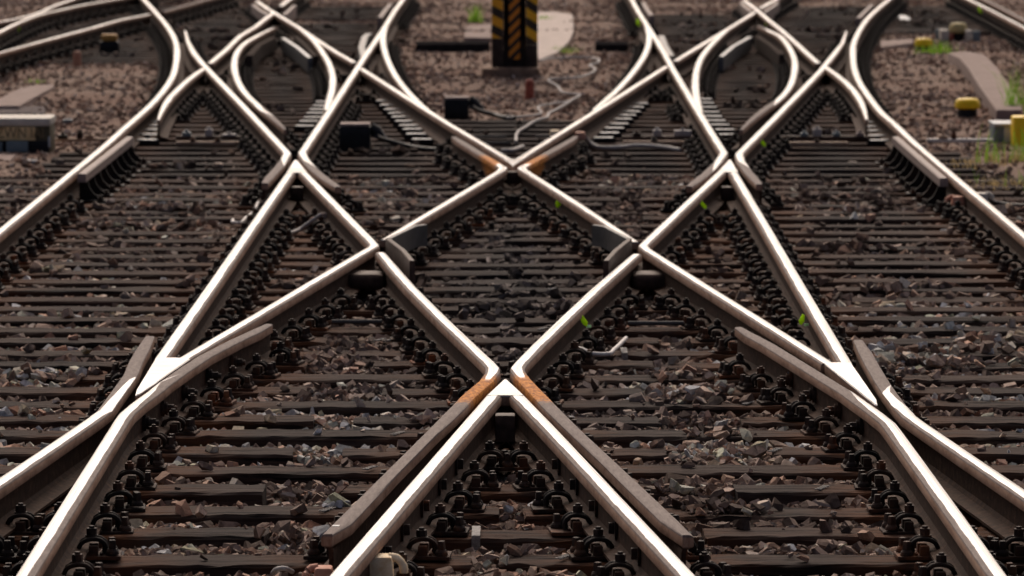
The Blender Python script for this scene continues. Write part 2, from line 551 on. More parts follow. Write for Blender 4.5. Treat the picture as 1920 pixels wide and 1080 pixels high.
def sweep(path, profile, name, dz=0.0, ends=True):
    """path rows: x, y, lo, hi, og, ws, cl, cr (head width scale, left and right chamfer) -> mesh"""
    n, m = len(path), len(profile)
    verts, U, LO, HI, OG, ZZ = [], [], [], [], [], []
    for i, p in enumerate(path):
        a, b = path[max(i - 1, 0)], path[min(i + 1, n - 1)]
        t = np.array([b[0] - a[0], b[1] - a[1]])
        t /= max(1e-6, np.linalg.norm(t))
        if t[1] < 0:
            t = -t
        s = np.array([t[1], -t[0]])         # to the right when looking up the track
        for (u, z) in profile:
            uu = u
            if z > -0.06:
                uu = u * p[5]
                if u > 0:
                    uu = min(uu, 0.036 - p[7] * 0.045)
                else:
                    uu = max(uu, -0.036 + p[6] * 0.045)
            verts.append((p[0] + s[0] * uu, p[1] + s[1] * uu, z + dz))
            U.append(u); LO.append(p[2]); HI.append(p[3]); OG.append(p[4]); ZZ.append(-z)
    faces = []
    for i in range(n - 1):
        for k in range(m - 1):
            faces.append((i * m + k, i * m + k + 1, (i + 1) * m + k + 1, (i + 1) * m + k))
        faces.append((i * m + m - 1, i * m, (i + 1) * m, (i + 1) * m + m - 1))
    if ends:
        faces.append(tuple(range(m)))
        faces.append(tuple((n - 1) * m + k for k in range(m))[::-1])
    me = bpy.data.meshes.new(name)
    me.from_pydata(verts, [], faces)
    for nm, arr in (("u", U), ("lo", LO), ("hi", HI), ("og", OG), ("zz", ZZ)):
        at = me.attributes.new(nm, 'FLOAT', 'POINT')
        at.data.foreach_set("value", arr)
    bm = bmesh.new(); bm.from_mesh(me)
    bmesh.ops.recalc_face_normals(bm, faces=bm.faces[:])
    bm.to_mesh(me); bm.free()
    me.shade_smooth()
    me.set_sharp_from_angle(angle=math.radians(32))
    return me


B = (-0.024, 0.022)      # polished band across the head
W = (-0.0301, 0.0301)
N_ = (0.05, 0.04)        # no polished band


def rail_path(pts, curve=False, ext0=0.0, ext1=0.0, z=0.0):
    """pts: (px, py[, band[, og[, ws[, cl, cr]]]])"""
    rows = []
    for i, p in enumerate(pts):
        g = G(p[0], p[1], z)
        band = p[2] if len(p) > 2 and p[2] is not None else B
        if band in (B, W):
            q0, q1 = pts[max(i - 1, 0)], pts[min(i + 1, len(pts) - 1)]
            sl = (q1[0] - q0[0]) * (q0[1] - q1[1])          # > 0: leans to the right going away
            k = max(-1.0, min(1.0, sl / (abs(sl) + 40.0)))
            wd = (0.0235 if band is B else 0.026) + 0.006 * max(0.0, min(1.0, (330 - p[1]) / 150.0))
            band = (-wd - 0.008 * k, wd - 0.008 * k)
        og = p[3] if len(p) > 3 else 0.0
        ws = p[4] if len(p) > 4 else 1.0
        cl = p[5] if len(p) > 5 else 0.0
        cr = p[6] if len(p) > 6 else 0.0
        rows.append(np.array([g.x, g.y, band[0], band[1], og, ws, cl, cr]))

    def ext(a, b, L):
        d = (a[:2] - b[:2]); d /= np.linalg.norm(d)
        r = a.copy(); r[:2] += d * L
        return r
    if ext0:
        rows.insert(0, ext(rows[0], rows[1], ext0))
    if ext1:
        rows.append(ext(rows[-1], rows[-2], ext1))
    if curve:
        c = catmull([np.concatenate([r[:2], [0], r[2:]]) for r in rows], 0.35)
        rows = [np.concatenate([q[:2], q[3:]]) for q in c]
    else:
        rows = densify(rows, 0.35)
    return rows


def rail(name, label, cat, pts, short=None, curve=False, ext0=0.0, ext1=0.0, group=None, dz=0.0, sides=(-1, 1), bolts=None, profile=RAIL_PROFILE, parent=None):
    path = rail_path(pts, curve, ext0, ext1)
    me = sweep(path, profile, name, dz)
    if parent is not None:
        o = link("rail", me, MAT['rail'], parent)
    elif bolts:
        e = empty(name, (0, 0, 0))
        tag(e, label, cat, group)
        link("rail", me, MAT['rail'], e)
        o = e
    else:
        o = link(name, me, MAT['rail'])
        tag(o, label, cat, group)
    arr = np.array([(p[1], p[0]) for p in path])
    arr = arr[np.argsort(arr[:, 0])]
    RAILS.append(dict(short=short, arr=arr, sides=sides, o=o))
    if bolts:
        side, pys, kind = bolts
        for py in pys:
            y = G(957, py, -0.095).y
            x = np.interp(y, arr[:, 0], arr[:, 1])
            bolt(o, x, y, side, kind)
    return o


def bolt(parent, x, y, side, kind):
    """bolt through the rail web, its nut towards the side given"""
    bm = bmesh.new()
    if kind == 'long':
        add_cyl(bm, 0, 0, 0.008, 0.022, 0.036, 0.036, 14, axis='X')
        add_cyl(bm, 0, 0, 0.022, 0.030, 0.027, 0.027, 14, axis='X')
        add_cyl(bm, 0, 0, 0.030, 0.036, 0.030, 0.030, 14, axis='X')
        add_cyl(bm, 0, 0, 0.036, 0.064, 0.021, 0.021, 6, axis='X')
        add_cyl(bm, 0, 0, 0.064, 0.078, 0.013, 0.012, 10, axis='X')
    else:
        add_cyl(bm, 0, 0, 0.008, 0.016, 0.040, 0.040, 16, axis='X')
        add_box(bm, 0.028, 0, 0.004, 0.022, 0.030, 0.040, 0.003)
    if side < 0:
        for v in bm.verts:
            v.co.x = -v.co.x
    me = bm_mesh(bm, "bolt", 35)
    o = link("bolt", me, MAT['nut'], parent)
    o.location = (x, y, -0.095)
    return o


def nose(name, label, poly, dz=0.0005, og=0.0, spacer=None, parent=None):
    """solid crossing nose: the polygon where two rail heads run into one point"""
    me_pts = [G(px, py) for px, py in poly]
    e = empty(name, (0, 0, 0)) if parent is None else parent
    if parent is None:
        tag(e, label, "crossing nose")
    bm = bmesh.new()
    add_prism(bm, [(p.x, p.y) for p in me_pts], -0.052, dz)
    ysr = sorted(p.y for p in me_pts)
    tip_far = abs(me_pts[0].y - ysr[-1]) < abs(me_pts[0].y - ysr[0])
    base_y = ysr[0] if tip_far else ysr[-1]
    es = [ed for ed in bm.edges if all(v.co.z > -0.01 for v in ed.verts) and not all(abs(v.co.y - base_y) < 0.16 for v in ed.verts)]
    bmesh.ops.bevel(bm, geom=es, offset=0.003, segments=2, affect='EDGES')
    me = bm_mesh(bm, "point", 40)
    n = len(me.vertices)
    zz = [max(0.0, dz - v.co.z) if v.co.z > dz - 0.004 else max(0.02, -v.co.z) for v in me.vertices]
    for nm, arr in (("u", [0.0] * n), ("lo", [-0.03] * n), ("hi", [0.03] * n), ("og", [og] * n), ("zz", zz)):
        at = me.attributes.new(nm, 'FLOAT', 'POINT')
        at.data.foreach_set("value", arr)
    link("point", me, MAT['rail'], e)
    # body under the head
    c = sum((Vector((p.x, p.y, 0)) for p in me_pts), Vector()) / len(me_pts)
    bm = bmesh.new()
    add_prism(bm, [(c.x + (p.x - c.x) * 0.6, c.y + (p.y - c.y) * 0.9) for p in me_pts], -0.172, -0.0535)
    link("nose_body", bm_mesh(bm, "nose_body"), MAT['block'], e)
    if spacer:
        px, py, w_, d_, z0, z1 = spacer
        g = G(px, py, z1)
        bm = bmesh.new()
        add_box(bm, g.x, g.y + d_ / 2, (z0 + z1) / 2, w_, d_, z1 - z0, 0.008)
        link("spacer_block", bm_mesh(bm, "spacer_block", 40), MAT['block'], e)
    return e

# ------------------------------------------------------------------ the rails, each where the photo shows it
# outer rails of both tracks
R1 = rail("running_rail", "long outer rail of the left track, curving away past the orange-capped lamp", "rail",
          [(0, 434), (205, 266), (230, 243), (260, 217), (287, 192), (310, 165), (325, 140), (331, 115), (331, 90), (326, 70), (312, 47), (291, 22), (271, 0)],
          "outer left rail", curve=True, ext0=13.5, ext1=22)
R19 = rail("running_rail", "long outer rail of the right track, curving away past the yellow mushroom caps", "rail",
           [(1920, 442), (1715, 268), (1677, 232), (1652, 210), (1630, 182), (1612, 155), (1602, 130), (1599, 105), (1601, 82), (1610, 60), (1625, 37), (1645, 17), (1665, 0)],
           "outer right rail", curve=True, ext0=13.5, ext1=22)

# near crossing nose at the bottom centre and its two arms
n1 = nose("crossing_nose", "near steel crossing nose pointing up the track between two orange-greased wing rails",
          [(947.3, 710), (950.5, 712.5), (982.5, 741), (913, 741), (944.5, 712.5)], spacer=(947, 779, 0.085, 0.10, -0.15, -0.034))
rail("rail", "", "", [(634, 1080, (-0.031, 0.016)), (866, 810, (-0.031, 0.014)), (929, 737, (-0.031, 0.018))], "left arm of the near nose", ext0=1.2, parent=n1,
     bolts=(1, [872, 910, 950, 995, 1037], 'flat'))
rail("rail", "", "", [(1288, 1080, (-0.016, 0.031)), (1036, 810, (-0.014, 0.031)), (966, 737, (-0.018, 0.031))], "right arm of the near nose", ext0=1.2, parent=n1,
     bolts=(-1, [872, 910, 950, 992, 1040], 'flat'))

# wing rails of the near nose, coming from the side crossings and flaring past the nose
rail("wing_rail", "wing rail left of the near crossing nose, orange grease at its bend", "wing rail",
     [(713, 473, None, 0, 0.86), (738, 503), (769, 538), (808, 577), (846, 614), (882, 648), (914, 678), (923, 688),
      (924, 696, (-0.020, 0.02), 0.25), (912, 713, (-0.012, 0.012), 0.75), (888, 733, N_, 1.0), (876, 744, N_, 0.8), (864, 757, N_, 0.35), (850, 771, N_, 0.0), (812, 810, N_, 0, 1, 0, 0.3), (735, 887, N_, 0, 1, 0, 0.3), (662, 960, N_, 0, 1, 0, 0.1), (642, 980, N_), (621, 1001, N_, 0, 1, 0, 0.7)],
     "left wing rail of the near nose", sides=(-1, 1))
rail("wing_rail", "wing rail right of the near crossing nose, orange grease at its bend", "wing rail",
     [(1194, 476, None, 0, 0.86), (1121, 540), (1085, 574), (1047, 610), (1010, 646), (980, 677), (971, 688),
      (971, 695, (-0.02, 0.02), 0.25), (981, 709, (-0.012, 0.012), 0.75), (1001, 730, N_, 1.0), (1014, 743, N_, 0.8), (1026, 756, N_, 0.35), (1042, 772, N_, 0.0), (1080, 810, N_, 0, 1, 0.2), (1140, 866, N_, 0, 1, 0.2), (1194, 917, N_, 0, 1, 0.1), (1255, 975, N_), (1282, 1003, N_, 0, 1, 0.7)],
     "right wing rail of the near nose")

# left side crossing (opening towards the centre)
n4 = nose("crossing_nose", "broad polished crossing nose at the left, beside the stub of grey wing rail",
          [(254, 741), (262, 738), (357, 673), (331, 671), (313, 671), (292, 672), (257, 731)], dz=0.0014, spacer=(322, 668, 0.07, 0.08, -0.15, -0.05))
rail("running_rail", "straight rail from left broad nose to the small nose beyond", "rail",
     [(303, 671, W), (397, 537, W), (475, 424), (546, 322)], "straight rail of the left triangle", dz=-0.0006)
rail("running_rail", "knuckle rail bent at the left crossing, running back to the left nose", "rail",
     [(345, 672, W), (425, 624.5, W), (514, 572), (605, 518), (688, 469), (700, 462.5, B, 0, 0.95), (701, 459, B, 0, 0.95), (692, 449), (632, 388), (567, 322)],
     "left knuckle rail", dz=0.0004)
rail("wing_rail", "running rail at lower left ending in a grey flared stub beside the broad nose", "wing rail",
     [(0, 904, W), (90, 843, W), (178, 783, W), (196, 769, (-0.02, 0.03)), (220, 736, (-0.005, 0.03)), (238, 711, (0.012, 0.03)), (246, 699, N_), (256, 674, N_), (268, 653, N_), (281, 630, N_, 0, 0.85, 0.3, 0.3)],
     "flared rail left of the broad nose", ext0=4.5, sides=(-1, 1))
rail("wing_rail", "bright rail from the lower left corner with a long dull flare to the centre", "wing rail",
     [(46, 1080, (-0.034, 0.008)), (137, 934, (-0.034, 0.012)), (219, 803, (-0.034, 0.012)), (228, 788, (-0.034, 0.012)), (238, 774, (-0.03, 0.014)), (260, 755, (-0.03, 0.014)), (290, 733, (-0.03, 0.0)), (311, 716, (-0.035, -0.024)), (348, 690, N_), (385, 666, N_), (441, 637, N_), (478, 620, N_), (503, 607, N_, 0, 0.8, 0.5, 0.3)],
     "long wing rail of the left nose", ext0=1.2, sides=(-1, 1), bolts=(1, [680, 705, 736, 766, 793], 'long'))

# right side crossing, its mirror
n5 = nose("crossing_nose", "broad polished crossing nose at the right, beside a stub of dark wing rail",
          [(1645, 759), (1640, 758), (1546, 682), (1561, 680), (1575, 680), (1596, 681), (1643, 750)], dz=0.0014, spacer=(1567, 676, 0.07, 0.08, -0.15, -0.05))
rail("running_rail", "straight rail from right broad nose to the small nose beyond", "rail",
     [(1585, 680, W), (1499, 535, W), (1439, 432), (1373.5, 321)], "straight rail of the right triangle", dz=-0.0006)
rail("running_rail", "knuckle rail bent at the right crossing, running back to the right nose", "rail",
     [(1553, 681, W), (1490, 641.5, W), (1400, 585), (1321, 536), (1216, 470), (1208, 464, B, 0, 0.95), (1207, 460, B, 0, 0.95), (1216, 451), (1285, 386), (1354.5, 321)],
     "right knuckle rail", dz=0.0004)
rail("wing_rail", "running rail at lower right ending in a dark flared stub beside the broad nose", "wing rail",
     [(1920, 926, W), (1815, 855.5, W), (1722, 792, W), (1704, 779, W), (1685, 758, (-0.03, 0.02)), (1668, 735, (-0.03, 0.0)), (1655, 716, N_), (1636, 684, N_), (1624, 662, N_), (1609, 637, N_, 0, 0.85, 0.3, 0.3)],
     "flared rail right of the broad nose", ext0=4.5)
rail("wing_rail", "bright rail from the lower right corner with a long dull flare to the centre", "wing rail",
     [(1872, 1080, (-0.012, 0.034)), (1768, 934, (-0.014, 0.034)), (1680, 812, (-0.012, 0.034)), (1665, 792, (-0.012, 0.03)), (1640, 772, (-0.012, 0.03)), (1610, 751, (0.0, 0.032)), (1588, 735, (0.02, 0.034)), (1565, 721, N_), (1502, 682, N_), (1440, 644, N_), (1408, 627, N_), (1386, 613, N_, 0, 0.8, 0.3, 0.5)],
     "long wing rail of the right nose", ext0=1.2, bolts=(-1, [712, 740, 770, 800], 'long'))

# far small noses left and right, with their wing rails
n2 = nose("crossing_nose", "small crossing nose at the tip of the left rail triangle",
          [(554.5, 299), (557, 301), (577, 324), (561, 323.5), (555, 323.5), (536, 325), (552, 301)], spacer=(556, 351, 0.09, 0.12, -0.15, -0.06))
n6 = nose("crossing_nose", "small crossing nose at the tip of the right rail triangle",
          [(1368.5, 299), (1371, 301), (1384, 323), (1369, 322.5), (1360, 322.5), (1344, 324), (1366, 301)], spacer=(1365, 351, 0.09, 0.12, -0.15, -0.06))
rail("wing_rail", "diverging rail bending into a dull flare left of the small left nose", "wing rail",
     [(347, 57, B, 0, 0.35), (352, 77, B, 0, 0.7), (362, 97), (377, 116), (394, 134), (450, 192.5), (522, 269), (535, 283), (538, 288), (535, 296), (521, 314, N_), (505, 331, N_), (494, 343, N_, 0, 0.9, 0.5)],
     "left wing rail of the small left nose")
rail("wing_rail", "crossing rail bending into a dull flare right of the small left nose", "wing rail",
     [(755, 0), (740, 20), (725, 45), (712, 65), (697, 87), (680, 112), (670, 128), (619, 207), (568, 284), (567, 289), (574, 301), (591, 319, N_), (613, 336, N_), (636, 350, N_, 0, 0.9, 0, 0.5)],
     "right wing rail of the small left nose", ext0=22)
rail("wing_rail", "crossing rail bending into a dull flare left of the small right nose", "wing rail",
     [(1185, 0), (1197, 22), (1215, 50), (1232, 77), (1247, 102), (1260, 127), (1309, 209), (1356, 285), (1356, 290), (1348, 302), (1322, 326, N_), (1305, 339, N_), (1290, 349, N_, 0, 0.9, 0.5)],
     "left wing rail of the small right nose", ext0=22)
rail("wing_rail", "diverging rail bending into a dull flare right of the small right nose", "wing rail",
     [(1587, 58, B, 0, 0.35), (1580, 80, B, 0, 0.7), (1565, 100), (1540, 131), (1522, 150), (1455, 219), (1388, 286), (1386, 291), (1389, 302), (1402, 320, N_), (1413, 332, N_), (1426, 345, N_, 0, 0.9, 0, 0.5)],
     "right wing rail of the small right nose")

# centre far nose pointing to the camera, its arms and its wing rails
n3 = nose("crossing_nose", "far centre crossing nose pointing at the viewer, ringed with orange grease",
          [(962, 311.5), (968, 306), (982, 298), (963, 298.5), (944, 298), (957, 307)], spacer=(963, 322, 0.10, 0.10, -0.12, -0.03))
rail("rail", "", "", [(954, 299), (898, 265), (842, 232.5), (765, 184), (677, 128, B, 0, 0.95)],
     "left arm of the far nose", parent=n3)
rail("rail", "", "", [(972, 299), (1067, 239), (1160, 181), (1250, 124, B, 0, 0.95)],
     "right arm of the far nose", parent=n3)
rail("wing_rail", "left rail of the centre diamond with an orange bend at the far nose", "wing rail",
     [(850, 256, N_, 0, 0.8, 0.5), (862, 263, N_), (896, 284, N_), (908, 291, N_, 0.5), (924, 301, N_, 1.0), (936, 309, (-0.02, 0.02), 0.6), (943, 313.5, W, 0), (940, 319, W), (930, 325.5), (830, 385), (722, 449, B, 0, 0.85)],
     "left diamond rail")
rail("wing_rail", "right rail of the centre diamond with an orange bend at the far nose", "wing rail",
     [(1081, 255, N_, 0, 0.8, 0, 0.5), (1068, 263, N_), (1030, 284, N_), (1018, 291, N_, 0.5), (1000, 301, N_, 1.0), (986, 309, (-0.02, 0.02), 0.6), (979, 313.5, W, 0), (981, 318, W), (992, 325), (1085, 384), (1190, 453, B, 0, 0.85)],
     "right diamond rail")

# the switch field beyond: curved stock rails, blades and obtuse crossings
rail("switch_blade", "short curved blade with pale side face by the left slide plates", "switch blade",
     [(297, 224, B, 0, 0.35), (305, 205, B, 0, 0.7), (317, 185), (337, 164), (362, 142), (382, 128, B, 0, 0.95)], "left outer blade", curve=True)
rail("running_rail", "rail rising from the left double crossing to the upper small crossing", "rail",
     [(394, 118, B, 0, 0.95), (425, 92), (450, 67), (480, 49), (500, 33), (514, 23, B, 0, 0.95)], "upper left rail")
rail("running_rail", "short rail leaving the upper left small crossing at the picture's top", "rail",
     [(526, 11, B, 0, 0.95), (541, 0)], "top left rail", ext1=20)
rail("running_rail", "rail running down from the top left to the left obtuse crossing", "rail",
     [(482, 2), (502, 16), (520, 27), (555, 48), (597, 76), (630, 97), (665, 117, B, 0, 0.95)], "inner top left rail", ext1=0, ext0=0)
rail("running_rail", "left curved rail of the left teardrop, its tail rusty", "switch blade",
     [(515, 50, N_, 0, 0.5), (497, 59, B, 0, 0.8), (480, 68), (460, 80), (447, 94), (440, 114), (441, 138), (450, 160), (465, 180), (480, 194), (495, 206, (-0.036, 0.0)), (515, 223, N_, 0, 0.8), (535, 242, N_, 0, 0.4)], "left teardrop blade", curve=True)
rail("running_rail", "right curved rail of the left teardrop, joining the rail below", "rail",
     [(556, 49, B, 0, 0.6), (585, 72), (603, 95), (616, 117), (623, 140), (624, 160), (619, 183), (611, 205, B, 0, 0.6)], "right teardrop rail of the left pair", curve=True, dz=-0.0018)
rail("running_rail", "white curved rail left of the striped post, merging with the far nose arm", "rail",
     [(735, 30, B, 0, 0.5), (722, 53), (718, 75), (722, 98), (730, 120), (742, 142), (760, 166), (780, 187), (806, 208, B, 0, 0.5)], "curved rail left of the post", curve=True, dz=-0.0018)
rail("running_rail", "pinkish curved rail right of the striped post", "rail",
     [(1209, 42, B, 0, 0.5), (1216, 62), (1217, 78), (1211, 98), (1198, 120), (1181, 142), (1160, 165), (1140, 183), (1112, 206, B, 0, 0.5)], "curved rail right of the post", curve=True, dz=-0.0018)
rail("running_rail", "left curved rail of the right teardrop, joining the rail below", "rail",
     [(1370, 50, B, 0, 0.6), (1345, 72), (1328, 90), (1314, 110), (1306, 134), (1304, 160), (1306, 185), (1314, 210, B, 0, 0.6)], "left teardrop rail of the right pair", curve=True, dz=-0.0018)
rail("running_rail", "right curved blade of the right teardrop, its tail brown", "switch blade",
     [(1422, 48, N_, 0, 0.5), (1442, 57, B, 0, 0.8), (1460, 66), (1473, 79), (1485, 99), (1490, 118), (1489, 140), (1482, 160), (1465, 182), (1436, 202, N_), (1412, 221, N_, 0, 0.8), (1389, 243, N_, 0, 0.4)], "right teardrop blade", curve=True)
rail("running_rail", "rail rising from the right obtuse crossing to the upper right small crossing", "rail",
     [(1266, 114, B, 0, 0.95), (1297, 95), (1335, 72), (1370, 51), (1405, 29), (1415, 22, B, 0, 0.95)], "upper right rail")
rail("running_rail", "rail crossing down from the top right to the right double crossing", "rail",
     [(1395, 0), (1420, 19), (1440, 36), (1465, 56), (1490, 78), (1515, 101), (1534, 118, B, 0, 0.95)], "inner top right rail", ext0=0)
rail("running_rail", "short rail leaving the upper right small crossing at the picture's top", "rail",
     [(1426, 15, B, 0, 0.95), (1442, 6), (1458, -3)], "top right rail", ext1=20)
rail("switch_blade", "short curved blade with pale side face by the right slide plates", "switch blade",
     [(1625, 224, B, 0, 0.35), (1620, 205, B, 0, 0.7), (1610, 183), (1592, 160), (1570, 141), (1546, 124, B, 0, 0.95)], "right outer blade", curve=True)
# neighbouring tracks at the far edges
D_ = (-0.02, 0.024)
rail("running_rail", "brownish rail sloping up at the far left behind the red post", "rail",
     [(0, 98, (0.0, 0.02)), (100, 71, D_), (175, 51, D_), (225, 37, D_), (280, 26, D_)], "brown far left rail", curve=True, ext0=4)
rail("running_rail", "thin rail sloping up beyond the outer left rail to the picture's top", "rail",
     [(305, 21, N_), (350, 9, N_), (382, 0, N_)], "thin far left rail", ext1=20)
rail("running_rail", "lower of two rails joining at the top left corner", "rail",
     [(0, 59), (37, 41), (75, 27), (110, 19), (150, 10), (207, 0)], "lower corner rail", curve=True, ext0=4, ext1=20)
rail("running_rail", "upper of two rails joining at the top left corner", "rail",
     [(0, 40), (37, 33), (70, 24), (100, 11), (130, 0)], "upper corner rail", curve=True, ext0=4, ext1=4, dz=-0.0018)
rail("running_rail", "grey rail descending through the top right corner", "rail",
     [(1920, 51, (-0.01, 0.02)), (1860, 20, (-0.01, 0.02)), (1820, 0)], "corner rail at the top right", ext0=4, ext1=20)
rail("running_rail", "second dull rail at the very top right corner", "rail",
     [(1920, 36, N_), (1890, 20, N_), (1850, 0, N_)], "outermost corner rail at the top right", ext0=4, ext1=20)

# short pinkish guard and wing stubs in the far field
GUARD_PROFILE = [(-0.030, -0.165), (-0.030, -0.012), (-0.022, -0.003), (0.022, -0.003), (0.030, -0.012), (0.030, -0.165)]


def guard(label, pts, z=0.0, half=0.03, height=0.16, mat='guard', name="guard_rail", cat="guard rail"):
    path = [np.array([*G(px, py, z).xy, 0, 0, 0, 1, 0, 0]) for px, py in pts]
    path = densify(path, 0.4)
    s = half / 0.030
    k = height / 0.16
    prof = [(u * s, zz * k if zz < -0.02 else zz) for u, zz in GUARD_PROFILE]
    me = sweep(path, prof, name, z)
    o = link(name, me, MAT[mat])
    tag(o, label, cat)
    return o


guard("short pinkish guard rail beside the rail at the top, left of the post", [(712, 32), (722, 18), (732, 6)])
guard("short pinkish guard rail beside the rail at the top, right of the post", [(1222, 28), (1212, 15), (1206, 3)])
guard("short pinkish guard rail inside the outer right rail at the top", [(1609, 33), (1622, 20), (1634, 8)])
guard("dull wing stub left of the upper left small crossing", [(503, 27), (488, 18), (475, 8)])
guard("dull wing stub right of the upper left small crossing", [(532, 27), (541, 19), (552, 9)])
guard("dull wing stub left of the upper right small crossing", [(1409, 21), (1399, 13), (1390, 4)])
guard("dull wing stub right of the upper right small crossing", [(1432, 22), (1445, 14), (1458, 4)])
guard("brownish guard bar inside the top of the left teardrop", [(467, 103), (485, 83), (512, 69)], half=0.04, mat='pitchbrown')
guard("bluish oiled guard bar inside the top of the left teardrop", [(581, 107), (557, 87), (531, 70)], half=0.024, mat='slide')
guard("dusty guard plate along the right curve of the left teardrop", [(592, 104), (572, 82), (555, 68)], half=0.03, mat='pitchbrown')
guard("bluish oiled guard bar inside the top of the right teardrop", [(1352, 105), (1376, 85), (1406, 68)], half=0.024, mat='slide')
guard("brownish guard bar inside the top of the right teardrop", [(1466, 101), (1446, 83), (1420, 66)], half=0.03, mat='pitchbrown')
guard("raised shiny check piece behind the left obtuse crossing", [(683, 108), (678, 88), (684, 68), (692, 62)], half=0.05, mat='greysteel')
guard("raised shiny check piece behind the right obtuse crossing", [(1258, 104), (1246, 84), (1240, 66)], half=0.05, mat='greysteel')

# raised check rails at the two obtuse crossings of the diamond
for lab, pts in (("raised grey check rail bent like an arrowhead at the left diamond corner", [(797, 420.5), (776, 423.5), (728, 446.5), (756, 467.5), (773, 488)]),
                 ("raised grey check rail bent like an arrowhead at the right diamond corner", [(1114, 421), (1135, 424), (1180, 447), (1154, 468), (1136, 488)])):
    path = []
    for (px, py) in pts:
        p = G(px, py, 0.045)
        path.append(np.array([p.x, p.y, 0, 0, 0, 1, 0, 0]))
    prof = [(-0.016, -0.13), (-0.016, -0.004), (-0.012, 0.0), (0.012, 0.0), (0.016, -0.004), (0.016, -0.13)]
    # the two legs are separate bars welded at the bend
    e = empty("check_rail"); tag(e, lab, "check rail")
    a = sweep(densify(path[:3], 0.3), prof, "far_leg", 0.045)
    b = sweep(densify(path[2:], 0.3), prof, "near_leg", 0.043)
    link("far_leg", a, MAT['greysteel'], e)
    link("near_leg", b, MAT['block'], e)

# guard rails on brackets inside the outer rails
GB = [(-0.030, -0.060), (-0.030, -0.006), (-0.024, 0.0), (0.022, 0.0), (0.030, -0.007), (0.030, -0.060)]


def bracket_guard(label, pts, side, n, t0=0.03, t1=0.97):
    e = empty("guard_rail"); tag(e, label, "guard rail")
    path = [np.array([*G(px, py, 0.015).xy, 0, 0, 0, 1, 0, 0]) for px, py in pts]
    me = sweep(densify(path, 0.3), GB, "bar", 0.015)
    link("bar", me, MAT['guard'], e)
    a, b = path[0], path[-1]
    bm = bmesh.new()
    # curved foot rib seen from its end: profile in x-z, thickness along y
    prof = [(-0.028, -0.046), (0.028, -0.046), (0.034, -0.06), (0.042, -0.09), (0.058, -0.12), (0.085, -0.15), (0.125, -0.172), (0.15, -0.18), (0.15, -0.196), (-0.028, -0.196)]
    f0 = [bm.verts.new((x * side, -0.011, z)) for x, z in prof]
    f1 = [bm.verts.new((x * side, 0.011, z)) for x, z in prof]
    bm.faces.new(f0); bm.faces.new(f1[::-1])
    for k in range(len(prof)):
        bm.faces.new((f0[k], f0[(k + 1) % len(prof)], f1[(k + 1) % len(prof)], f1[k]))
    add_box(bm, side * 0.06, 0, -0.192, 0.22, 0.15, 0.014, 0.003)
    rib = bm_mesh(bm, "bracket", 40)
    bm = bmesh.new()
    add_cyl(bm, 0, 0, -0.184, -0.165, 0.022, seg=6)
    add_cyl(bm, 0, 0, -0.165, -0.15, 0.012, seg=8)
    bl = bm_mesh(bm, "bolt", 40)
    for k in range(n):
        t = t0 + (t1 - t0) * k / (n - 1)
        o = link("bracket", rib, MAT['clip'], e)
        o.location = (a[0] + (b[0] - a[0]) * t, a[1] + (b[1] - a[1]) * t, 0.008)
        q = link("bolt", bl, MAT['nut'], o)
        q.location = (side * 0.125, -0.05, 0)
    return e


bracket_guard("dusty guard rail on curved black brackets inside the outer left rail", [(153, 326), (192, 296), (243, 256)], 1, 9)
bracket_guard("dusty guard rail on curved black brackets inside the outer right rail", [(1770, 334), (1728, 298), (1680, 256)], -1, 9)

# ------------------------------------------------------------------ sleeper rows
Y0 = G(957, 1042, -0.088).y
SP = 0.612
ZT = -0.188
ROWS = [Y0 + SP * k for k in range(-3, 6)]
while ROWS[-1] < 70.5:
    y_ = ROWS[-1]
    ROWS.append(y_ + (0.57 if y_ < 21.5 else 0.55 if y_ < 30 else 0.575 if y_ < 35 else 0.61))
RA_ = np.array(ROWS)


def rails_at(y):
    out = []
    for r in RAILS:
        a = r['arr']
        if a[0, 0] - 0.05 <= y <= a[-1, 0] + 0.05:
            out.append((float(np.interp(y, a[:, 0], a[:, 1])), r))
    return sorted(out, key=lambda q: q[0])


SEGS = []      # (row index, y, x0, x1)
KGAP = 0
for k, y in enumerate(ROWS):
    jit = lambda s: float(rng.normal(0, s))
    if y < 36.5:
        L, R = -4.25 + jit(0.06), 4.25 + jit(0.06)
        if k % 2 == 1:
            a, b = -0.93 + jit(0.06), -0.62 + jit(0.07)
            c, d = 0.66 + jit(0.07), 0.98 + jit(0.10)
            segs = [(L, a), (b, c), (d, R)]
        else:
            g = jit(0.05)
            segs = [(L, g - 0.05), (g + 0.05, R)]
    else:
        oh = 0.50 if y < 39.5 else 0.17
        xs = [q[0] for q in rails_at(y)]
        segs, cur = [], [xs[0]]
        for x in xs[1:]:
            if x - cur[-1] > 1.75:
                segs.append((cur[0] - oh + jit(0.04), cur[-1] + oh + jit(0.04)))
                cur = [x]
            else:
                cur.append(x)
        segs.append((cur[0] - oh + jit(0.04), cur[-1] + oh + jit(0.04)))
    for s in segs:
        SEGS.append((k, y, *s))


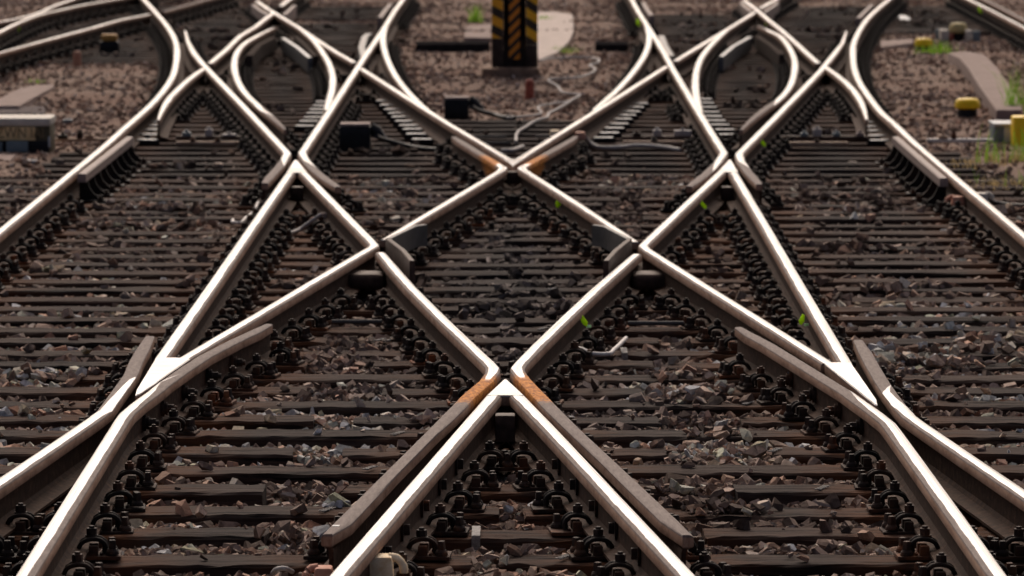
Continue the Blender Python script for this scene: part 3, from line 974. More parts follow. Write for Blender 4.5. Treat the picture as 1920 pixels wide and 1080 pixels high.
def make_sleeper(k, y, x0, x1):
    w2 = 0.128
    lod = 0.07 if y < 26 else 0.25
    n = max(2, int((x1 - x0) / lod))
    rx = np.linspace(x0, x1, n + 1)
    prof = [(-w2, -0.17), (-w2, -0.012), (-w2 + 0.010, -0.001), (-w2 * 0.5, 0), (0, 0), (w2 * 0.5, 0), (w2 - 0.010, -0.001), (w2, -0.012), (w2, -0.17)]
    m = len(prof)
    sag = np.cumsum(rng.normal(0, 0.0012, n + 1))
    sag -= np.linspace(sag[0], sag[-1], n + 1)
    skew = rng.normal(0, 0.006)
    dz0 = rng.normal(0, 0.004) if y < 36 else 0.0
    verts, stain, oil = [], [], []
    xr = np.array([q[0] for q in rails_at(y)])
    for i, x in enumerate(rx):
        nst = float(np.min(np.abs(xr - x))) if len(xr) else 9
        st = max(0.0, 1 - max(0, nst - 0.12) / 0.34)
        oz = max(0.0, 1 - abs(x) / 1.1) * (1 if 21.5 < y < 36 else 0.25) if y < 36.5 else 0.55
        for j, (yy, zz) in enumerate(prof):
            edge = 1.0 if j in (1, 2, 6, 7) else 0.45
            verts.append((x - (x0 + x1) / 2 + (rng.normal(0, 0.004) if i in (0, n) else 0),
                          yy + sag[i] + skew * (x - x0) / (x1 - x0) + rng.normal(0, 0.0022) * edge,
                          zz + dz0 + (rng.normal(0, 0.0024) * edge if zz > -0.1 else 0)))
            stain.append(st); oil.append(oz)
    faces = []
    for i in range(n):
        for j in range(m - 1):
            faces.append((i * m + j, (i + 1) * m + j, (i + 1) * m + j + 1, i * m + j + 1))
    faces.append(tuple(range(m)))
    faces.append(tuple(n * m + j for j in range(m))[::-1])
    me = bpy.data.meshes.new("timber_sleeper")
    me.from_pydata(verts, [], faces)
    for nm, arr in (("stain", stain), ("oil", oil)):
        at = me.attributes.new(nm, 'FLOAT', 'POINT'); at.data.foreach_set("value", arr)
    bm = bmesh.new(); bm.from_mesh(me); bmesh.ops.recalc_face_normals(bm, faces=bm.faces[:]); bm.to_mesh(me); bm.free()
    o = link("timber_sleeper", me, MAT['wood'])
    o.location = ((x0 + x1) / 2, y, ZT)
    return o


SLEEPERS = []
vis0 = None
cnt = {}
for (k, y, x0, x1) in SEGS:
    py = P(0, y, ZT)[1]
    o = make_sleeper(k, y, x0, x1)
    if y < 36.5:
        if k % 2 == 1:
            where = "dark sleeper up the left track, ending short of the centre" if x1 < 0 else "dark sleeper up the right track, ending short of the centre" if x0 > 0 else "short dark sleeper up the middle between the tracks"
        else:
            where = "dark sleeper up the left track reaching the centre line" if x0 < -3 else "dark sleeper up the right track reaching the centre line"
        grp = "timber sleepers of the crossing"
    else:
        where = "blurred far sleeper under the left switch" if x1 < 0.5 and x0 > -6 else "blurred far sleeper under the right switch" if x0 > -0.5 and x0 < 4 else "blurred far sleeper of the neighbouring track"
        grp = "timber sleepers of the far switches"
    if py < 1100:
        cnt[where] = cnt.get(where, 0) + 1
        lab = f"{ordinal(cnt[where])} {where}"
    else:
        lab = f"nearest {where}"
    tag(o, lab, "sleeper", grp)
    SLEEPERS.append((o, y, x0, x1))


# staples and bands nailed on sleepers
def staple(px, py, kind):
    g = G(px, py, ZT)
    best = min((s for s in SLEEPERS if s[2] - 0.05 < g.x < s[3] + 0.05), key=lambda s: abs(s[1] - g.y))
    o, y, x0, x1 = best
    bm = bmesh.new()
    if kind == 'strip':
        for q in range(4):
            add_box(bm, 0.004 * q, -0.075 + 0.03 * q, 0.006, 0.030, 0.011, 0.004)
        add_box(bm, 0.006, -0.03, 0.0035, 0.008, 0.11, 0.003)
    else:
        add_box(bm, 0, -0.012, 0.0065, 0.032, 0.25, 0.005, 0.001)
        add_box(bm, 0, -0.139, -0.045, 0.032, 0.004, 0.105, 0.001)
    me = bm_mesh(bm, "clamp_band", 40)
    q = link("clamp_band", me, MAT['band'], o)
    q.location = (g.x - o.location.x, 0, 0.003)
    if kind == 'strip':
        q.rotation_euler = (0, 0, -0.25)


for a in [(748, 805), (697, 872), (735, 633), (714, 636), (1338, 657), (1340, 711), (1408, 770), (1448, 832), (1537, 908), (1020, 586), (1018, 611), (1058, 1047), (905, 588), (704, 336), (565, 560), (888, 586), (1035, 543)]:
    staple(*a, 'strip')
for a in [(893, 994), (1171, 665)]:
    staple(*a, 'band')
staple(618, 948, 'strip')

# ------------------------------------------------------------------ slide plates of the switches (oiled, bright)
SLIDES = []
ROW_PTS = {
    "outside the left outer blade": [(276, 261), (279, 251), (284, 242), (289, 234), (293, 227)],
    "inside the left teardrop": [(572, 235), (579, 226), (587, 219), (592, 211), (597, 204), (603, 197), (608, 190)],
    "between the left crossing rail and the post": [(791, 260), (780, 250), (773, 241), (766, 234), (758, 226), (751, 218), (745, 211), (737, 204), (729, 196), (722, 188)],
    "between the post and the right crossing rail": [(1132, 257), (1143, 248), (1152, 239), (1161, 231), (1168, 222), (1176, 215), (1184, 208), (1191, 200), (1199, 193)],
    "inside the right teardrop": [(1362, 251), (1359, 242), (1350, 233), (1343, 225), (1337, 217), (1332, 209), (1327, 200), (1322, 192), (1319, 185)],
    "outside the right outer blade": [(1649, 262), (1645, 253), (1641, 244), (1637, 236), (1633, 228)],
}
bm = bmesh.new()
add_box(bm, 0, 0, -0.004, 0.16, 0.10, 0.008, 0.002)
slide_me = bm_mesh(bm, "slide_plate", 40)
bm = bmesh.new()
add_box(bm, 0, 0, -0.028, 0.20, 0.098, 0.038, 0.002)
slide_base = bm_mesh(bm, "base_plate", 40)
for where, pts in ROW_PTS.items():
    for i, (px, py) in enumerate(pts):
        p = G(px, py, -0.140)
        o = link("slide_plate", slide_me, MAT['slide'])
        o.location = p
        q = link("base_plate", slide_base, MAT['pitch'], o)
        tag(o, f"{ordinal(i + 1)} oiled slide plate {where}", "slide plate", "slide plates of the switches")
        SLIDES.append(p)

# ------------------------------------------------------------------ rail fastenings: ribbed plate, spring clip with nut, two coach screws
def fastening_parts():
    out = {}
    bm = bmesh.new()
    add_box(bm, 0.0575, 0, 0.008, 0.135, 0.150, 0.016, 0.004)
    # the rib with its groove for the hook bolt
    add_box(bm, 0.019, -0.042, 0.034, 0.036, 0.040, 0.040, 0.005)
    add_box(bm, 0.019, 0.042, 0.034, 0.036, 0.040, 0.040, 0.005)
    add_box(bm, 0.050, 0.0, 0.020, 0.012, 0.11, 0.010, 0.003)
    out['base_plate'] = (bm_mesh(bm, "base_plate", 40), 'plate')
    bm = bmesh.new()

    def arch(y):
        return [(0.066, y, 0.020), (0.069, y, 0.040), (0.062, y, 0.061), (0.045, y, 0.073), (0.020, y, 0.077), (-0.008, y, 0.072), (-0.028, y, 0.060), (-0.036, y, 0.044)]
    pts = arch(-0.027) + [(-0.038, -0.012, 0.040), (-0.038, 0.012, 0.040)] + arch(0.027)[::-1]
    c = [q[:3] for q in catmull(pts, 0.011)]
    add_tube(bm, c, 0.0092, 8)
    # the middle coil seen beside the nut
    c = [q[:3] for q in catmull([(0.058, 0, 0.022), (0.062, 0, 0.050), (0.048, 0, 0.068), (0.028, 0, 0.074)], 0.011)]
    add_tube(bm, c, 0.009, 8)
    out['spring_clip'] = (bm_mesh(bm, "spring_clip", 50), 'clip')
    bm = bmesh.new()
    add_cyl(bm, 0.012, 0, 0.080, 0.087, 0.026, seg=16)
    add_cyl(bm, 0.012, 0, 0.087, 0.113, 0.0215, seg=6, rot=0.3)
    add_cyl(bm, 0.012, 0, 0.113, 0.122, 0.0115, 0.0105, seg=10)
    out['nut'] = (bm_mesh(bm, "nut", 30), 'nut')
    bm = bmesh.new()
    add_cyl(bm, 0, 0, 0.0165, 0.022, 0.026, seg=14)
    add_cyl(bm, 0, 0, 0.023, 0.029, 0.0255, 0.024, seg=14)
    add_cyl(bm, 0, 0, 0.029, 0.038, 0.024, 0.018, seg=14)
    add_box(bm, 0, 0, 0.054, 0.027, 0.027, 0.036, 0.003, 0.2, taper=0.84)
    out['coach_screw'] = (bm_mesh(bm, "coach_screw", 35), 'nut')
    return out


FP = fastening_parts()
SCREWS = [(0.092, -0.047), (0.088, 0.047)]
cands = []
for y in ROWS:
    ra = rails_at(y)
    for x, r in ra:
        a = r['arr']
        if y < a[0, 0] + 0.08 or y > a[-1, 0] - 0.08 or not r['short']:
            continue
        dx = float(np.interp(y + 0.1, a[:, 0], a[:, 1]) - np.interp(y - 0.1, a[:, 0], a[:, 1])) / 0.2
        for sd_ in r['sides']:
            xf = x + sd_ * 0.075
            xo = x + sd_ * 0.155
            if any(rr is not r and (abs(x2 - xo) < 0.155 or abs(x2 - (xf + sd_ * 0.0)) < 0.12) for x2, rr in ra):
                continue
            if any(abs(s.x - xo) < 0.30 and abs(s.y - y) < 0.45 for s in SLIDES):
                continue
            px, py = P(xo, y, -0.13)
            if not (-330 < px < 2250 and -60 < py < 1180):
                continue
            # guard brackets stand here
            if r['short'] in ("outer left rail", "outer right rail") and sd_ == (1 if x < 0 else -1) and 290 > py + 0 and py > 245:
                continue
            if r['short'] == "outer left rail" and sd_ == 1 and 245 < py < 372:
                continue
            if r['short'] == "outer right rail" and sd_ == -1 and 245 < py < 378:
                continue
            if abs(px - 957) < 28 and 690 < py < 830:
                continue
            cands.append((y, xf, sd_, dx, r))
inside = lambda q: -25 < P(q[1], q[0], -0.13)[0] < 1945 and P(q[1], q[0], -0.13)[1] < 1100
cands.sort(key=lambda q: (not inside(q), q[0]))
NEAR = 290
counts = {}
grp = "spring clip fastenings along the rails"
for i, (y, xf, sd_, dx, r) in enumerate(cands[:NEAR]):
    e = empty("rail_fastening", (xf, y, ZT), (0 if sd_ > 0 else PI) - math.atan(dx) + float(rng.normal(0, 0.035)))
    e.scale = (0.94, 0.94, 0.94)
    key = (r['short'], sd_)
    counts[key] = counts.get(key, 0) + 1
    tag(e, f"{ordinal(counts[key])} clip fastening up the {'right' if sd_ > 0 else 'left'} of the {r['short']}", "rail fastening", grp)
    jig = rng.normal(0, 1, 6)
    for nm in ('base_plate', 'spring_clip', 'nut'):
        me, mk = FP[nm]
        o = link(nm, me, MAT[mk], e)
        if nm == 'spring_clip':
            o.rotation_euler = (0, 0, 0.05 * jig[5])
        if nm == 'nut':
            o.location = (0, 0, 0.002 * jig[0])
    for q, (sx, sy) in enumerate(SCREWS):
        if q == 1 and rng.uniform() < 0.06:
            continue
        o = link("coach_screw", FP['coach_screw'][0], MAT['nut'], e)
        o.location = (sx, sy, 0.003 * abs(jig[1 + q]))
        o.rotation_euler = (0, 0, jig[3 + q])
# the far blurred rest as one mass
tb = bmesh.new()
for nm in ('base_plate', 'spring_clip', 'nut'):
    tb.from_mesh(FP[nm][0])
for sx, sy in SCREWS:
    n0 = len(tb.verts)
    tb.from_mesh(FP['coach_screw'][0])
    tb.verts.ensure_lookup_table()
    for v in tb.verts[n0:]:
        v.co += Vector((sx, sy, 0))
bmesh.ops.triangulate(tb, faces=tb.faces[:])
tb.verts.index_update()
TV = np.array([v.co[:] for v in tb.verts])
TF = np.array([[v.index for v in f.verts] for f in tb.faces])
tb.free()
fv, ff = [], []
for i, (y, xf, sd_, dx, r) in enumerate(cands[NEAR:]):
    a_ = (0 if sd_ > 0 else PI) - math.atan(dx)
    ca_, sa_ = math.cos(a_), math.sin(a_)
    fv.append(np.stack([TV[:, 0] * ca_ - TV[:, 1] * sa_ + xf, TV[:, 0] * sa_ + TV[:, 1] * ca_ + y, TV[:, 2] + ZT], 1))
    ff.append(TF + i * len(TV))
fv, ff = np.concatenate(fv), np.concatenate(ff)
fme = bpy.data.meshes.new("far_fastening_mass")
fme.vertices.add(len(fv)); fme.vertices.foreach_set("co", fv.astype(np.float32).ravel())
fme.loops.add(ff.size); fme.loops.foreach_set("vertex_index", ff.astype(np.int32).ravel())
fme.polygons.add(len(ff)); fme.polygons.foreach_set("loop_start", (np.arange(len(ff)) * 3).astype(np.int32))
fme.update(calc_edges=True)
fme.shade_flat()
o = link("far_fastening_mass", fme, MAT['clip'])
tag(o, "blurred rows of dark clip fastenings along the farther rails", "fastenings", kind="stuff")

# ------------------------------------------------------------------ ground
def vnoise(x, y, s, seed):
    """smooth value noise, numpy"""
    xi, yi = np.floor(x / s).astype(np.int64), np.floor(y / s).astype(np.int64)
    fx, fy = x / s - xi, y / s - yi
    fx, fy = fx * fx * (3 - 2 * fx), fy * fy * (3 - 2 * fy)

    def h(a, b):
        n = (a * 374761393 + b * 668265263 + seed * 974634777) & 0x7fffffff
        n = ((n ^ (n >> 13)) * 1274126177) & 0x7fffffff
        return ((n ^ (n >> 16)) & 0xffff) / 65535.0
    return (h(xi, yi) * (1 - fx) + h(xi + 1, yi) * fx) * (1 - fy) + (h(xi, yi + 1) * (1 - fx) + h(xi + 1, yi + 1) * fx) * fy


SEGA = np.array([(s[1], s[2], s[3]) for s in SEGS])
ROWA = np.array(ROWS)


def in_bed(x, y):
    """1 inside the sleepered track bed"""
    k = np.clip(np.searchsorted(ROWA, y) - 0, 0, len(ROWA) - 1)
    out = np.zeros_like(x)
    near = y < 36.7
    out[near] = (np.abs(x[near]) < 4.3)
    for (yr, a, b) in SEGA[SEGA[:, 0] > 36.0]:
        m = (np.abs(y - yr) < SP * 0.52) & (x > a - 0.02) & (x < b + 0.02)
        out[m] = 1
    out[y > 71] = 0
    return out


def crib_height(x, y):
    """ballast surface between the sleepers"""
    k = np.clip(np.searchsorted(RA_, y) - 1, 0, len(RA_) - 2)
    v = np.clip((y - RA_[k]) / (RA_[k + 1] - RA_[k]), 0, 1)      # 0 at the row centre, growing towards the next row
    lowf = vnoise(x, y, 0.9, 3) * 0.6 + vnoise(x, y, 0.35, 5) * 0.4
    z = -0.233 + 0.046 * (lowf - 0.45)
    z -= 0.035 * np.clip((v - 0.55) / 0.2, 0, 1)     # lower in front of the next sleeper's near face
    return z


xs = np.concatenate([np.array([-900, -300, -120, -60, -35, -22, -16]), np.arange(-13, 13.01, 0.1), np.array([16, 22, 35, 60, 120, 300, 900])])
ys = np.concatenate([np.array([-600, -200, -60, -20, 0, 6, 10]), np.arange(12, 78.01, 0.1), np.array([82, 90, 105, 130, 180, 300, 600, 1500])])
XX, YY = np.meshgrid(xs, ys)
fx, fy = XX.ravel(), YY.ravel()
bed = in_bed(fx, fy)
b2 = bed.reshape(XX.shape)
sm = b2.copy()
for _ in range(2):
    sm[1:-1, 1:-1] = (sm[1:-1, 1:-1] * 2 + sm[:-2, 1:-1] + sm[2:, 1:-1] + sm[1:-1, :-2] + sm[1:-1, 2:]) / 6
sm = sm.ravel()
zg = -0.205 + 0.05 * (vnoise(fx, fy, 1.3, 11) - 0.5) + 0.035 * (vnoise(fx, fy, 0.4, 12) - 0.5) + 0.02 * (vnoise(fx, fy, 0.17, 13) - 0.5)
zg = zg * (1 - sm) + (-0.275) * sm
nx, ny = len(xs), len(ys)
ii = (np.arange(ny - 1)[:, None] * nx + np.arange(nx - 1)[None, :]).ravel()
quads = np.stack([ii, ii + 1, ii + nx + 1, ii + nx], 1)
me = bpy.data.meshes.new("ground")
me.vertices.add(nx * ny)
me.vertices.foreach_set("co", np.stack([fx, fy, zg], 1).ravel().astype(np.float32))
me.loops.add(quads.size)
me.loops.foreach_set("vertex_index", quads.ravel().astype(np.int32))
me.polygons.add(len(quads))
me.polygons.foreach_set("loop_start", (np.arange(len(quads)) * 4).astype(np.int32))
me.update(calc_edges=True)
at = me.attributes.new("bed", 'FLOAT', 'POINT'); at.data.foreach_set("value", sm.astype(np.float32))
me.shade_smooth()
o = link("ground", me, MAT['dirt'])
o["kind"] = "structure"

# ------------------------------------------------------------------ stones
def stone_protos(n, cuts):
    """broken stone: a block cut by random planes"""
    out = []
    for k in range(n):
        bm = bmesh.new()
        bmesh.ops.create_cube(bm, size=1.0)
        for v in bm.verts:
            v.co = Vector([c * rng.uniform(0.85, 1.15) for c in v.co])
        for _ in range(cuts):
            nrm = Vector(rng.normal(0, 1, 3)).normalized()
            d = rng.uniform(0.30, 0.50)
            r = bmesh.ops.bisect_plane(bm, geom=bm.verts[:] + bm.edges[:] + bm.faces[:], plane_co=nrm * d, plane_no=nrm, clear_outer=True)
            ed = [e for e in r['geom_cut'] if isinstance(e, bmesh.types.BMEdge)]
            if ed:
                bmesh.ops.contextual_create(bm, geom=ed)
        bmesh.ops.remove_doubles(bm, verts=bm.verts[:], dist=0.03)
        sx, sy, sz = 1.15 * rng.uniform(0.85, 1.25), 0.92 * rng.uniform(0.8, 1.1), 0.72 * rng.uniform(0.7, 1.15)
        sh = rng.normal(0, 0.18)
        for v in bm.verts:
            v.co = Vector((v.co.x * sx + v.co.z * sh, v.co.y * sy, v.co.z * sz))
        hull = bmesh.ops.convex_hull(bm, input=bm.verts[:])
        junk = [g for g in hull['geom_interior'] + hull['geom_unused'] if isinstance(g, bmesh.types.BMVert)]
        if junk:
            bmesh.ops.delete(bm, geom=junk, context='VERTS')
        bmesh.ops.triangulate(bm, faces=bm.faces[:])
        bm.verts.index_update()
        V = np.array([v.co[:] for v in bm.verts])
        V -= (V.max(0) + V.min(0)) / 2
        V /= (V.max(0) - V.min(0)).max()
        T = np.array([[v.index for v in f.verts] for f in bm.faces])
        bm.free()
        out.append((V, T))
    return out


PAL = np.array([(0.115, 0.083, 0.068), (0.150, 0.112, 0.095), (0.090, 0.068, 0.058), (0.170, 0.130, 0.112), (0.19, 0.118, 0.082), (0.22, 0.175, 0.148),
                (0.30, 0.265, 0.235), (0.36, 0.25, 0.175), (0.26, 0.145, 0.095), (0.40, 0.365, 0.33), (0.060, 0.047, 0.042), (0.25, 0.24, 0.225)])


def build_stones(name, pos, size, tint, protos, label, flat=0.55):
    n = len(pos)
    pid = rng.integers(0, len(protos), n)
    ang = rng.uniform(0, 2 * PI, n)
    tx, ty = rng.normal(0, flat, n), rng.normal(0, flat, n)
    VV, TT, CC, base = [], [], [], 0
    for k, (V, T) in enumerate(protos):
        m = np.where(pid == k)[0]
        if not len(m):
            continue
        v = V[None] * size[m, None, None] * rng.uniform(0.8, 1.25, (len(m), 1, 3))
        ca, sa = np.cos(tx[m])[:, None], np.sin(tx[m])[:, None]
        y, z = v[..., 1] * ca - v[..., 2] * sa, v[..., 1] * sa + v[..., 2] * ca
        cb, sb = np.cos(ty[m])[:, None], np.sin(ty[m])[:, None]
        x, z = v[..., 0] * cb + z * sb, -v[..., 0] * sb + z * cb
        cc, sc = np.cos(ang[m])[:, None], np.sin(ang[m])[:, None]
        x, y = x * cc - y * sc, x * sc + y * cc
        vv = np.stack([x, y, z], 2) + pos[m][:, None, :]
        VV.append(vv.reshape(-1, 3))
        TT.append((T[None] + (base + np.arange(len(m))[:, None, None] * len(V))).reshape(-1, 3))
        CC.append(np.repeat(tint[m], len(V), axis=0))
        base += len(m) * len(V)
    VV, TT, CC = np.concatenate(VV), np.concatenate(TT), np.concatenate(CC)
    me = bpy.data.meshes.new(name)
    me.vertices.add(len(VV)); me.vertices.foreach_set("co", VV.astype(np.float32).ravel())
    me.loops.add(TT.size); me.loops.foreach_set("vertex_index", TT.astype(np.int32).ravel())
    me.polygons.add(len(TT)); me.polygons.foreach_set("loop_start", (np.arange(len(TT)) * 3).astype(np.int32))
    me.update(calc_edges=True)
    me.shade_flat()
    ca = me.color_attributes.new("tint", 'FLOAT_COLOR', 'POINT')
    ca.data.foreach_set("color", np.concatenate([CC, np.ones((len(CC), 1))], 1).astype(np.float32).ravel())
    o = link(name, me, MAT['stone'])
    tag(o, label, "ballast", kind="stuff")
    print(name, n, len(TT))
    return o


def scatter(y0, y1, dens, margin=1.1):
    """uniform points over the seen wedge of ground"""
    half = lambda y: 0.1075 * y + margin
    A = (half(y1) + half(y0)) * (y1 - y0)
    n = int(A * dens * 1.0)
    y = y0 + (y1 - y0) * np.sqrt(rng.uniform((y0 / y1) ** 2, 1, n)) if False else rng.uniform(y0, y1, n)
    x = rng.uniform(-1, 1, n) * half(y1)
    k = np.abs(x) < half(y)
    return x[k], y[k]


RX = [(r['arr'][:, 0], r['arr'][:, 1]) for r in RAILS]


def rail_dist(x, y):
    d = np.full_like(x, 9.0)
    for ya, xa in RX:
        m = (y > ya[0]) & (y < ya[-1])
        d[m] = np.minimum(d[m], np.abs(x[m] - np.interp(y[m], ya, xa)))
    return d


def on_sleeper(x, y, pad):
    m = np.zeros(len(x), bool)
    idx = np.argsort(y)
    ysrt = y[idx]
    for (yr, a, b) in SEGA:
        i0, i1 = np.searchsorted(ysrt, yr - 0.128 - pad), np.searchsorted(ysrt, yr + 0.128 + pad)
        q = idx[i0:i1]
        m[q] |= (x[q] > a - pad) & (x[q] < b + pad)
    return m


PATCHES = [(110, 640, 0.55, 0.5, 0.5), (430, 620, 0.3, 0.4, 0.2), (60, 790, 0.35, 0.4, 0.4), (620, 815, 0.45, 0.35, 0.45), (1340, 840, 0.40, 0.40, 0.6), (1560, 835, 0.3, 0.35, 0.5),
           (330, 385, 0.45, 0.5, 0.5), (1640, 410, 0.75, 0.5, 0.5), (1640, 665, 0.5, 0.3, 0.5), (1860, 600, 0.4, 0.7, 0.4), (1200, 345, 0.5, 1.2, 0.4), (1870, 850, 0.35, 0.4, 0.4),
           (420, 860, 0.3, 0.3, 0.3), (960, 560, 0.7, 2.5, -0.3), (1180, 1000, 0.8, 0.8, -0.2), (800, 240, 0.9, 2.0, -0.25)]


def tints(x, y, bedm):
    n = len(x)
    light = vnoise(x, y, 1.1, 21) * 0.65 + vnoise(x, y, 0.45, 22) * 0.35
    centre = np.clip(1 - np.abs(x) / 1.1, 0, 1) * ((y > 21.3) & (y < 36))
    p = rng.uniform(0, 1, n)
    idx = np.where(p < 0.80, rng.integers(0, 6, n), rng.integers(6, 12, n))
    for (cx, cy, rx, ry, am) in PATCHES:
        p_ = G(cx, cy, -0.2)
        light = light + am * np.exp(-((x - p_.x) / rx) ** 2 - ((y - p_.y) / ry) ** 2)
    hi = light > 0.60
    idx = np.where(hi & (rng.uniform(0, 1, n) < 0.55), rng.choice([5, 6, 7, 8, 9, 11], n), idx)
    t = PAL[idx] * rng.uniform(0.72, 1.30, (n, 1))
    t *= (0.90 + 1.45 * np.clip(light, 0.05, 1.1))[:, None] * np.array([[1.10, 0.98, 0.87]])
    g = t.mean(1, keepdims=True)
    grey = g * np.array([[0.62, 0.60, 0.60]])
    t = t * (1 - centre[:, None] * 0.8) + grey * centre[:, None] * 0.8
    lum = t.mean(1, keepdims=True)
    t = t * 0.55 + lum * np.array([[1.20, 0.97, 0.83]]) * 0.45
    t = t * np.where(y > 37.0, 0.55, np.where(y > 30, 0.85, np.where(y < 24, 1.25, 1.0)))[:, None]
    return np.clip(t, 0.02, 0.6)


def ballast(name, label, y0, y1, dens, s0, s1, protos, flat):
    x, y = scatter(y0, y1, dens)
    b = in_bed(x, y) > 0.5
    x, y = x[b], y[b]
    sz = rng.uniform(s0, s1, len(x)) * np.exp(rng.normal(0, 0.12, len(x)))
    on = on_sleeper(x, y, 0.006)
    rd = rail_dist(x, y)
    z = crib_height(x, y) + rng.uniform(-0.028, 0.022, len(x))
    near_edge = on_sleeper(x, y, 0.026) & ~on
    z[near_edge] = np.minimum(z[near_edge], -0.226)
    z = np.where(rd < 0.2, np.minimum(z, -0.232), z)
    spill = (vnoise(x, y, 0.8, 31) * 0.6 + vnoise(x, y, 0.3, 32) * 0.4)
    keep_on = on & (rng.uniform(0, 1, len(x)) < np.clip((spill - 0.64) * 3.2, 0.008, 0.6)) & (rd > 0.24)
    z = np.where(on, ZT + sz * 0.22, z)
    keep = (~on) | keep_on
    # where the timbers are buried, heap the crib up too
    heap = np.clip((spill - 0.62) * 3.0, 0, 1) * (rd > 0.26)
    z = np.where(~on, z + heap * 0.045, z)
    z = np.where((y > 37) & ~on, z - 0.03, z)
    x, y, z, sz = x[keep], y[keep], z[keep], sz[keep]
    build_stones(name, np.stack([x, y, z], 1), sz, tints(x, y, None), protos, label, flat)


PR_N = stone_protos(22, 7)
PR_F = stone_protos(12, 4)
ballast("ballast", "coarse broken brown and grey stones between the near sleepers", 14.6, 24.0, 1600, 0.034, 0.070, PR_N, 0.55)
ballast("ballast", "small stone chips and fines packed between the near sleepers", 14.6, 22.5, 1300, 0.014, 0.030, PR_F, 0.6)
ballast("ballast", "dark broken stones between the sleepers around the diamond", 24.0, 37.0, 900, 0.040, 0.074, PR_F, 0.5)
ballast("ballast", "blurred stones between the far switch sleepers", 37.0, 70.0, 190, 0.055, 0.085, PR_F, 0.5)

# finer gravel on the dirt beside and between the tracks
x, y = scatter(23.0, 82.0, 260, 1.6)
b = in_bed(x, y) < 0.5
x, y = x[b], y[b]
b = rng.uniform(0, 1, len(x)) < 0.45 + 0.9 * (vnoise(x, y, 1.5, 41) - 0.5)
x, y = x[b], y[b]
sz = rng.uniform(0.022, 0.058, len(x))
z = -0.205 + 0.05 * (vnoise(x, y, 1.3, 11) - 0.5) + 0.035 * (vnoise(x, y, 0.4, 12) - 0.5) + 0.004
DP = np.array([(0.14, 0.095, 0.074), (0.18, 0.12, 0.092), (0.11, 0.074, 0.058), (0.22, 0.165, 0.135), (0.18, 0.105, 0.075), (0.27, 0.22, 0.19)])
t = DP[rng.integers(0, 6, len(x))] * rng.uniform(1.35, 2.4, (len(x), 1))
build_stones("gravel", np.stack([x, y, z], 1), sz, t, PR_F, "fine brown gravel strewn on the dirt beside the tracks", 0.4)

# ------------------------------------------------------------------ the striped mast between the tracks
ZG = -0.205


def mpp(px, py, z):
    g = G(px, py, z)
    return g, (Vector((g.x, g.y, z - H)).dot(FWD)) / F


g, q = mpp(965, 126, ZG + 0.09)
mast = empty("striped_mast", g)
tag(mast, "black mast with orange and black warning stripes standing on a brown footing", "mast")


def yphase(x, z, slope, period):
    return (0.76 * period - (z + slope * x)) % period


def slab(name, x0, x1, y0, y1, z0, z1, mat, parent, bev=0.003):
    bm = bmesh.new()
    add_box(bm, (x0 + x1) / 2, (y0 + y1) / 2, (z0 + z1) / 2, x1 - x0, y1 - y0, z1 - z0, bev)
    return link(name, bm_mesh(bm, name, 40), mat, parent)


ORA = (0.85, 0.40, 0.015)
hgt = 3.4
xl0, xl1, xr0, xr1 = (922 - 965) * q, (943.5 - 965) * q, (986.5 - 965) * q, (1008 - 965) * q
xc0, xc1 = (954 - 965) * q, (975 - 965) * q
MAT['strL'] = stripe_material("stripe_left", 0.52, 0.200, yphase(xl0, (126 - 18) * q, 0.52, 0.200), ORA)
MAT['strR'] = stripe_material("stripe_right", 0.62, 0.197, yphase(xr0, (126 - 40) * q, 0.62, 0.197), (0.95, 0.48, 0.016))
MAT['strC'] = stripe_material("stripe_centre", -1.0, 0.124, yphase(xc0 + 0.06, (126 - 82) * q, -1.0, 0.124), (0.72, 0.25, 0.014))
slab("side_flange", xl0, xl1, -0.02, 0.0, (126 - 72) * q, hgt, MAT['strL'], mast)
slab("side_flange", xr0, xr1, -0.02, 0.0, (126 - 84) * q, hgt, MAT['strR'], mast)
slab("flange_foot", xl0, xl1, -0.02, 0.0, 0.0, (126 - 72.3) * q, MAT['darkpost'], mast)
slab("flange_foot", xr0, xr1, -0.02, 0.0, 0.0, (126 - 84.3) * q, MAT['darkpost'], mast)
slab("web", xl1 - 0.012, xl1, 0.002, 0.26, 0.0, hgt, MAT['darkpost'], mast)
slab("web", xr0, xr0 + 0.012, 0.002, 0.26, 0.0, hgt, MAT['darkpost'], mast)
slab("back_plate", xl1 + 0.002, xr0 - 0.002, 0.20, 0.22, 0.0, hgt, MAT['darkpost'], mast)
slab("striped_panel", xc0, xc1, 0.05, 0.07, (126 - 112) * q, hgt, MAT['strC'], mast)
slab("panel_rib", xc0 + 0.04, xc1 - 0.04, 0.072, 0.198, 0.0, hgt, MAT['darkpost'], mast)
bm = bmesh.new()
prof = [((938 - 965) * q, 0.0), ((992 - 965) * q, 0.0), ((982 - 965) * q, (126 - 72) * q), ((948 - 965) * q, (126 - 72) * q)]
f0 = [bm.verts.new((x, 0.085, z)) for x, z in prof]
f1 = [bm.verts.new((x, 0.10, z)) for x, z in prof]
bm.faces.new(f0); bm.faces.new(f1[::-1])
for k in range(4):
    bm.faces.new((f0[k], f0[(k + 1) % 4], f1[(k + 1) % 4], f1[k]))
link("gusset", bm_mesh(bm, "gusset"), MAT['darkpost'], mast)
g2, q2 = mpp(957, 143, ZG - 0.05)
slab("footing", (903 - 965) * q, (1012 - 965) * q, -0.20, 0.42, -0.25, -0.002, mat_noise("brown_footing", (0.13, 0.08, 0.055), (0.27, 0.18, 0.125), 9, 0.9, 0.0, 0.4, 0.01), mast, 0.03)


